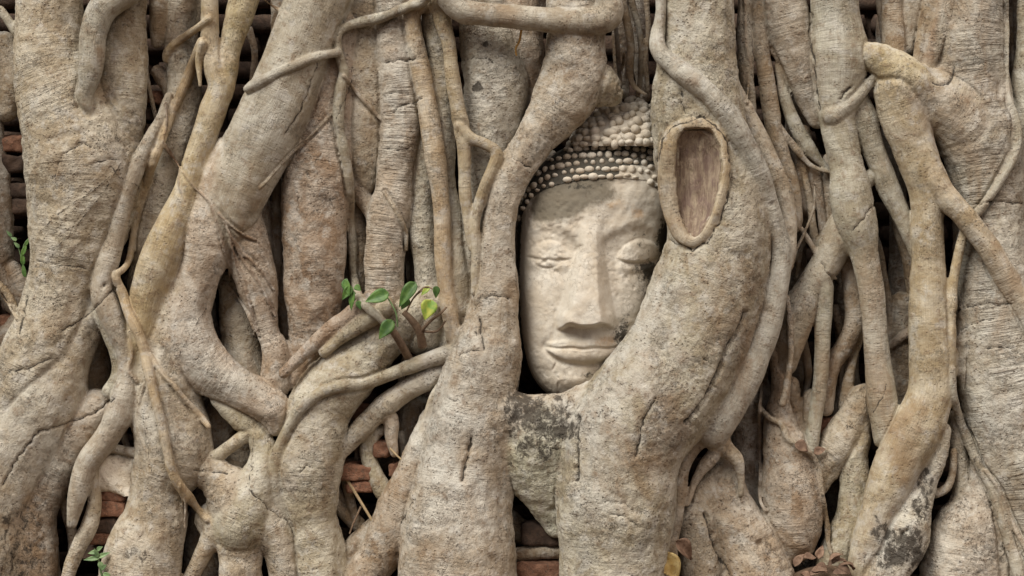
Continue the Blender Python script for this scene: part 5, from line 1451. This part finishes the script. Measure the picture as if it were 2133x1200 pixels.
def fd(px, py, d):
    # depth of the bark surface at that place
    for _ in range(2):
        a = at(px, py, d); f = front(a[0], a[1])
        if f is None: return d
        d = f
    return d
def dry_leaf(px, py, d, L, W, ang, tilt, mat, label, curl=.5, fold=.4, crump=.12, group=None):
    me = leaf_mesh('dry_leaf', L * S, W * S, curl, fold, heart=False, seed=random.random() * 60, crumple=crump)
    o = link('dry_leaf', me, mat)
    a = math.radians(ang)
    frame(o, wpt(px, py, d), Vector((math.cos(a), -.25, math.sin(a))), Vector((random.uniform(-.3, .3), -math.cos(math.radians(tilt)), math.sin(math.radians(tilt)))))
    tag(o, label, 'leaf', group)
    return o
dry_leaf(544, 792, 20, 52, 30, -22, 50, DRYO, 'curled orange dead leaf caught under the slanting root', .2, .2)
dry_leaf(1382, 1150, 112, 60, 46, -62, 20, DRYY, 'yellow half of a curled dead leaf at the bottom edge, lower one', .25, .35)
dry_leaf(1408, 1128, 108, 44, 34, -35, 30, DRY, 'brown curled dead leaf standing above the yellow one at the bottom', .9, .5)
dry_leaf(688, 1075, 20, 40, 16, -68, 15, DRYY, 'narrow yellow leaf beside the dark lower middle hollow', .1, .3)
dry_leaf(1655, 925, fd(1655, 925, 60) + 7, 30, 26, -20, 30, DRY, 'flake of pale dead leaf stuck on the lower right root', .3, .3)
dry_leaf(1695, 945, fd(1695, 945, 30) + 5, 26, 18, 30, 30, DRY, 'small ochre dead leaf wedged below the lower right hollow', .3, .3)
for (x_, y_, d_, a_) in [(1672, 1162, 40, 10), (1700, 1178, 50, -20), (1728, 1168, 44, 40), (1745, 1180, 55, -10), (1690, 1192, 62, 25), (1765, 1172, 40, 160), (1718, 1190, 64, 170), (1655, 1180, 55, 60),
                         (1750, 1160, 36, 200), (1735, 1194, 66, 10), (1780, 1186, 50, 130), (1705, 1164, 40, 80), (1668, 1194, 66, -30)]:
    dry_leaf(x_, y_, d_ + 62, random.uniform(24, 38), random.uniform(15, 23), a_, random.uniform(45, 85), DRY, 'brown dead leaf in the heap at the lower right edge', random.uniform(.2, .6), .3, .15, 'dead leaves heaped at the lower right')
def stick(name, P, r0, r1, mat, label, cat='stick', group=None):
    o = tube(name, [wpt(*p) for p in P], r0 * S, r1 * S, mat, None, 6)
    return tag(o, label, cat, group)
STRAW = make_simple('dry_straw', (0.34, 0.25, 0.14), (0.46, 0.35, 0.21), 60, 0.8, 0.4, 0.002)
STRAWO = make_simple('orange_fibre', (0.40, 0.22, 0.06), (0.50, 0.30, 0.10), 60, 0.8, 0.4, 0.002)
stick('dry_stick', [(716, 988, 14), (742, 1030, 22), (775, 1084, 30)], 4, 3, STRAW, 'pale dry stick slanting across the lower middle hollow')
stick('dry_stick', [(752, 1055, 16), (736, 1090, 22), (728, 1112, 24)], 2.4, 1.6, TWIG, 'short dark twig crossing under the pale stick')
stick('dry_stick', [(812, 934, 34), (828, 950, 40), (843, 964, 46)], 2.6, 1.8, STRAW, 'short straw lying above the mottled slanting root')
stick('dry_fibre', [(1086, 62, 100), (1082, 85, 88), (1074, 102, 78), (1076, 116, 74)], 2.6, 1.8, STRAWO, 'orange fibre dangling below the horizontal top root', 'fibre')
#PROPS_END
print('done', round(time.time() - T0, 1))
